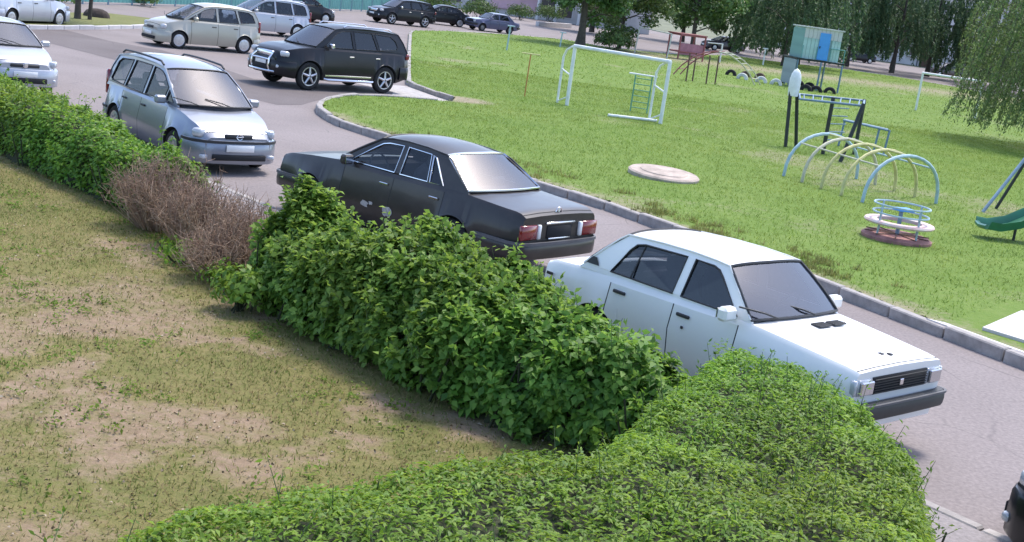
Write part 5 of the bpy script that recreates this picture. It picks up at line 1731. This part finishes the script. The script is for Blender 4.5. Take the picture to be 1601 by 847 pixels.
# tunnel of five arches
f = empty('arch_tunnel', (8.2, 30.6, ZL)); tag(f, 'tunnel of five pale blue and yellow climbing arches', 'climbing frame')
n0, n4 = np.array([6.35, 31.7]), np.array([7.6, 28.7])
f0, f4 = np.array([8.55, 33.3]), np.array([9.75, 30.3])
mats5 = [PBLUE, CREAM, YEL, YEL, PBLUE]
apex = []
for k in range(5):
    t = k / 4
    A_, B_ = n0 + (n4 - n0) * t, f0 + (f4 - f0) * t
    pts = []
    for i in range(17):
        q = math.pi * i / 16
        s_ = (1 - math.cos(q)) / 2
        p = A_ + (B_ - A_) * s_
        pts.append((p[0] - 8.2, p[1] - 30.6, 1.12 * math.sin(q) ** .8))
    apex.append(pts)
    MB().tube(pts, .042, 7).build('arch', mats5[k], f, True)
for i, mt in ((4, CREAM), (8, YEL), (12, PBLUE)):
    for k in range(4): bar(f, 'link_bar', [apex[k][i], apex[k + 1][i]], .022, mt)
# roundabout
f = empty('roundabout', (7.15, 24.1, ZL)); tag(f, 'faded red roundabout with blue handrails near the kerb', 'roundabout')
MB().lathe([(.001, .10), (.60, .10), (.66, .06), (.66, .0), (.55, -.02)], 32).build('base_disc', REDC, f, True, 40)
m = MB()
for k in range(10):
    q = k * math.pi / 5
    m.tube([(0, 0, .115), (.62 * math.cos(q), .62 * math.sin(q), .115)], .010, 4)
m.build('board_joints', BROWN, f)
MB().lathe([(.42, .36), (.64, .36), (.66, .33), (.64, .30), (.42, .30), (.42, .36)], 32).build('seat_ring', pm('red_white_wood', (.50, .28, .26), .7, var=.5, vscale=5, dirt=(.62, .58, .55)), f, True, 40)
for k in range(4):
    q = k * math.pi / 2 + .5
    bar(f, 'post', [(.5 * math.cos(q), .5 * math.sin(q), .05), (.5 * math.cos(q), .5 * math.sin(q), .66)], .020, PBLUE)
for z, r_ in ((.50, .52), (.66, .52)):
    MB().tube([(r_ * math.cos(q), r_ * math.sin(q), z) for q in np.linspace(0, 2 * math.pi, 25)[:-1]], .018, 6, closed=True).build('handrail', PBLUE, f, True)
MB().box((.05, .05, .58), (.34, .26, .05), .4, bev=.01).build('seat', BRBLUE, f)
bar(f, 'axle', [(0, 0, .05), (0, 0, .58)], .04, BLUEG)
# well cover
o = MB().lathe([(.001, .14), (.52, .145), (.54, .125), (.76, .12), (.80, .09), (.80, -.08)], 40).build('well_cover', pm('worn_pink_concrete', (.44, .36, .30), .9, var=.4, vscale=3, bump=.4), None, True, 35, (3.05, 28.4, ZL))
o.rotation_euler = (math.radians(3), math.radians(1), 0)
tag(o, 'flat round concrete well cover on the lawn', 'well cover')
# swing
f = empty('swing', (11.3, 30.3, ZL)); tag(f, 'blue-grey swing frame cut by the right edge', 'swing')
ap = (.75, .65, 1.72)
bar(f, 'leg', [(-.55, -.35, 0), ap], .04, BLUEG); bar(f, 'leg', [(.15, .75, 0), ap], .04, DKG)
ap2 = (2.9, .4, 1.72)
bar(f, 'leg', [(2.3, -.7, 0), ap2], .04, BLUEG); bar(f, 'leg', [(3.2, 1.2, 0), ap2], .04, BLUEG)
bar(f, 'beam', [ap, ap2], .045, BLUEG)
for t in (.32, .52):
    p = [ap[i] + (ap2[i] - ap[i]) * t for i in range(3)]
    bar(f, 'chain', [tuple(p), (p[0], p[1], .42)], .012, DKG, 5)
p = [ap[i] + (ap2[i] - ap[i]) * .42 for i in range(3)]
MB().box((p[0], p[1], .40), (.46, .20, .05), bev=.012).build('swing_seat', BROWN, f)
bar(f, 'tyre_post', [(.72, -.1, 0), (.72, -.1, .32)], .06, DKG)
# slide
f = empty('slide', (9.35, 25.9, ZL)); tag(f, 'dark green plastic slide entering from the right edge', 'slide')
path = [(0, 0, .22), (.28, .06, .20), (.7, .16, .30), (1.3, .30, .62), (2.1, .48, 1.10), (2.7, .62, 1.42), (3.1, .70, 1.46)]
prof = [(-.27, .14), (-.30, .17), (-.25, .0), (.25, .0), (.30, .17), (.27, .14), (.22, .03), (-.22, .03)]
V, F = [], []
for i, p in enumerate(path):
    a_ = Vector(path[max(i - 1, 0)]); b_ = Vector(path[min(i + 1, len(path) - 1)]); t = (b_ - a_).normalized()
    sd_ = Vector((t.y, -t.x, 0)).normalized(); nn = sd_.cross(t)
    for u, v in prof: V.append(tuple(Vector(p) + sd_ * u + nn * v))
for i in range(len(path) - 1):
    for k in range(8): F.append((i * 8 + k, i * 8 + (k + 1) % 8, (i + 1) * 8 + (k + 1) % 8, (i + 1) * 8 + k))
F += [tuple(range(8)), tuple(range((len(path) - 1) * 8 + 7, (len(path) - 1) * 8 - 1, -1))]
me = raw_mesh('chute', V, F, GREENP, True)
bm = bmesh.new(); bm.from_mesh(me); bmesh.ops.recalc_face_normals(bm, faces=bm.faces); bm.to_mesh(me); bm.free()
link('chute', me, f)
MB().tube([(0, -.28, .27), (-.05, 0, .25), (-.02, .28, .27)], .05, 7).build('end_lip', GREENP, f, True)
for x, y, h in ((.75, .16, .30), (3.1, .95, 1.5), (3.2, .45, 1.5)): bar(f, 'leg', [(x, y, 0), (x, y, h)], .03, DKG)
for k in range(5): bar(f, 'step', [(3.35 + .06 * (4 - k), .48, .25 + .27 * k), (3.3 + .06 * (4 - k), .96, .25 + .27 * k)], .022, DKG)
for dy in (.45, .97): bar(f, 'ladder_rail', [(3.72, dy, 0), (3.18, dy, 1.9)], .025, DKG)
# mint hut on stilts
f = empty('play_hut', (14.95, 76.0, ZL)); tag(f, 'mint and white hut on stilts with a bright blue door', 'hut')
MINT = pm('mint_board', (.44, .62, .58), .7, var=.3, vscale=1.2)
PALEB = pm('pale_board', (.58, .58, .55), .75, var=.15, vscale=2)
MINT_SHADED = pm('mint_shade_board', (.20, .36, .33), .7, var=.25, vscale=2)  # darker copy of the mint board, side wall's shade put into the colour
a0 = np.array([0.0, 0.0]); fx_ = np.array([2.15, -.15]); sx_ = np.array([-.30, 1.9])
cor = [a0, a0 + fx_, a0 + fx_ + sx_, a0 + sx_]
zf, zt = 1.72, 3.50


def wall_boards(p, q, z0, z1, nb, mat, name, parent):
    d = (q - p); ln = np.linalg.norm(d); ang = math.atan2(d[1], d[0])
    b = MB().box((0, 0, (z1 - z0) / 2), (ln / nb - .012, .05, z1 - z0), bev=.006)
    me = raw_mesh(name, b.v, b.f, mat)
    for k in range(nb):
        c = p + d * (k + .5) / nb
        o = link(name, me, parent); o.location = (c[0], c[1], z0 + random.uniform(-.01, .01)); o.rotation_euler = (0, 0, ang)


fl = MB().prism([tuple(c) for c in [cor[0] - [.25, .3], cor[1] + [.45, -.1], cor[2] + [.2, .3], cor[3] + [-.4, 0]]], zf - .10, zf).build('platform', DKG, f)
core = MB().prism([tuple(c) for c in [cor[0] + [.05, .05], cor[1] + [-.05, .05], cor[2], cor[3] + [.05, 0]]], zf + .001, zt - .02).build('wall', MINT, f)
wall_boards(cor[0], cor[0] + fx_ * .52, zf, zf + 1.2, 5, MINT, 'mint_board', f)
wall_boards(cor[0] + fx_ * .76, cor[1], zf, zf + 1.2, 3, MINT, 'mint_board', f)
wall_boards(cor[0], cor[1], zf + 1.21, zt, 9, PALEB, 'pale_board', f)
wall_boards(cor[3], cor[0], zf, zt - .1, 9, MINT_SHADED, 'shaded_mint_board', f)
dd = fx_ / np.linalg.norm(fx_)
dc = cor[0] + fx_ * .56 + np.array([dd[1], -dd[0]]) * .07
do = MB().box((dc[0], dc[1], zf + .80), (.62, .05, 1.55), math.atan2(dd[1], dd[0]), bev=.008).build('door', BRBLUE, f)
MB().box((dc[0] - .24, dc[1] - .06, zf + .75), (.05, .05, .12)).build('door_handle', DKG, do)
MB().prism([tuple(c) for c in [cor[0] - [.08, .12], cor[1] + [.1, -.1], cor[2] + [.1, .1], cor[3] + [-.1, 0]]], zt, zt + .07).build('roof', PALEB, f)
for c in (cor[0] - [.15, .2], cor[1] + [.3, -.05], cor[2], cor[3], cor[0] + fx_ * .55 - [0, .25], (cor[0] + cor[3]) / 2 - [.1, .1]): bar(f, 'stilt', [(c[0], c[1], 0), (c[0], c[1], zf - .1)], .055, BLUEG)
for k in range(4):
    a_, b_ = (cor[0] + [0, -.22], cor[1] + [.3, -.06])
    bar(f, 'railing_post', [(*(a_ + (b_ - a_) * (k / 3)), zf), (*(a_ + (b_ - a_) * (k / 3)), zf + .75)], .022, TEAL)
bar(f, 'handrail', [(*(cor[0] + fx_ * .7 + [0, -.2]), zf + .75), (*(cor[1] + [.3, -.06]), zf + .75)], .022, TEAL)
wall_boards(cor[3] + [-.3, -.25], cor[0] + [-.25, -.3], .15, zf - .12, 10, pm('grey_blue_board', (.30, .35, .37), .8, var=.3, vscale=2), 'skirt_board', f)
# ------------------------------------------------------------------ far street: fence, shop, apartment block, benches
FTEAL = pm('teal_fence_paint', (.13, .36, .34), .6, var=.3, vscale=.8)
f = empty('teal_fence', (-20.9, 72.7, 0)); tag(f, 'teal sheet-metal fence along the far street at the top left', 'fence')
A_, B_ = np.array([-23.5, 58.5]), np.array([-13.2, 109.5])
d = B_ - A_; ln = np.linalg.norm(d); u_ = d / ln; ang = math.atan2(d[1], d[0])
nb = 22
m = MB()
W_ = ln / nb - .06
cor_ = [(-W_ / 2 + W_ * i / 24, (.03 if i % 4 in (1, 2) else 0)) for i in range(25)]
m.prism(cor_ + [(x, y - .015) for x, y in cor_[::-1]], .12, 1.75)
pme = raw_mesh('panel', m.v, m.f, FTEAL)
pb = MB().box((0, 0, .93), (.08, .08, 1.86), bev=.01)
pome = raw_mesh('fence_post', pb.v, pb.f, BLUEG)
for k in range(nb):
    c = A_ + d * (k + .5) / nb - np.array([-20.9, 72.7])
    o = link('panel', pme, f); o.location = (c[0], c[1], 0); o.rotation_euler = (0, 0, ang)
    c = A_ + d * k / nb - np.array([-20.9, 72.7])
    o = link('fence_post', pome, f); o.location = (c[0], c[1], 0); o.rotation_euler = (0, 0, ang)

PLAST = pm('pale_plaster', (.56, .53, .52), .9, var=.2, vscale=.6, bump=.15)
PINKW = pm('pink_plaster', (.60, .40, .45), .85, var=.15, vscale=.8)
PANEF = pm('window_frame_white', (.70, .70, .70), .5)
PANE = glass_mat('building_glass', (.2, .22, .25), .6)
DKOPEN = pm('dark_shop_window', (.05, .045, .055), .2, spec=.7)
f = empty('shop_building', (-3.0, 152, 0)); tag(f, 'low pale shop with a pink panel and white columns', 'building')
MB().box((0, 3.5, 2.2), (30, 7, 4.4), bev=.02).build('wall', PLAST, f)
MB().box((-1.0, -.15, 2.0), (5.6, .25, 2.6), bev=.02).build('pink_panel', PINKW, f)
for x in (-11, -8, -5.2, 2.9, 5.0, 8.2, 11.0):
    wf = MB().box((x, -.02, 1.7), (1.8, .12, 2.3), bev=.01).build('window', PANEF, f)
    MB().box((x, -.10, 1.7), (1.6, .06, 2.1)).build('pane', DKOPEN, wf)
for x in (1.8, 3.9, 6.6): MB().tube([(x, -1.2, 0), (x, -1.2, 4.0)], .16, 10).build('column', PANEF, f, True)
MB().box((3.5, -.8, 4.15), (9, 1.8, .3), bev=.02).build('canopy', PLAST, f)
MB().box((0, 3.5, 4.55), (30.6, 7.6, .28), bev=.02).build('roof', TRIMGREY, f)
o = MB().box((0, 0, .22), (9.5, .35, .44), bev=.02).build('low_wall', CONCP, None)
o.location = (.8, 131.5, 0); o.rotation_euler = (0, 0, math.atan2(12, 4.5)); tag(o, 'low pale concrete wall behind the blue-grey saloon', 'wall')

f = empty('apartment_block', (60, 186, 0)); tag(f, 'pale five-storey apartment block in the far background', 'building')
BX0, BX1 = -26, 40
MB().box(((BX0 + BX1) / 2, 6, 8), (BX1 - BX0, 12, 16), bev=.02).build('wall', pm('apartment_plaster', (.60, .56, .56), .9, var=.15, vscale=.3), f)
fm = MB().box((0, 0, 0), (1.62, .16, 1.72), bev=.02); fme = raw_mesh('window', fm.v, fm.f, PANEF)
gm_ = MB().box((-.37, -.07, 0), (.66, .06, 1.5)); gm_.box((.37, -.07, 0), (.66, .06, 1.5)); gme = raw_mesh('pane', gm_.v, gm_.f, DKOPEN)
sm_ = MB().box((0, -.12, -.92), (1.8, .28, .08), bev=.01); sme = raw_mesh('sill', sm_.v, sm_.f, CONC)
for fl_ in range(5):
    for k in range(20):
        x = BX0 + 1.8 + k * 3.3
        wo = link('window', fme, f); wo.location = (x, -.04, 2.1 + fl_ * 3.0)
        go = link('pane', gme, wo); so = link('sill', sme, wo)
for k in range(4):
    x = BX0 + 3.45 + k * 16.5
    MB().box((x, -1.0, 2.95), (3.2, 2.0, .22), bev=.02).build('entrance_canopy', CONC, f)
    for dx in (-1.4, 1.4): MB().tube([(x + dx, -1.8, 0), (x + dx, -1.8, 2.85)], .10, 8).build('canopy_post', TRIMGREY, f, True)
    MB().box((x, -.06, 1.1), (1.2, .12, 2.2), bev=.01).build('door', BROWN, f)
for fl_ in range(1, 5):
    for k in range(6):
        x = BX0 + 10.05 + k * 9.9
        bo = MB().box((x, -.6, 1.2 + fl_ * 3.0), (2.9, 1.2, .14), bev=.01).build('balcony', CONC, f)
        MB().box((x, -1.17, 1.75 + fl_ * 3.0), (2.9, .06, 1.0), bev=.01).build('balcony_front', PLAST, bo)
MB().box(((BX0 + BX1) / 2, 6, 16.15), (BX1 - BX0 + .6, 12.6, .3), bev=.02).build('roof', TRIMGREY, f)
f = empty('lamp_post', (39.0, 170.0, 0)); tag(f, 'dark slim post standing before the apartment block', 'post')
MB().tube([(0, 0, 0), (0, 0, 3.6)], [.12, .09], 8).build('pole', DKG, f, True)
MB().box((0, -.1, 3.6), (.35, .3, .18), bev=.03).build('lamp_head', DKG, f)
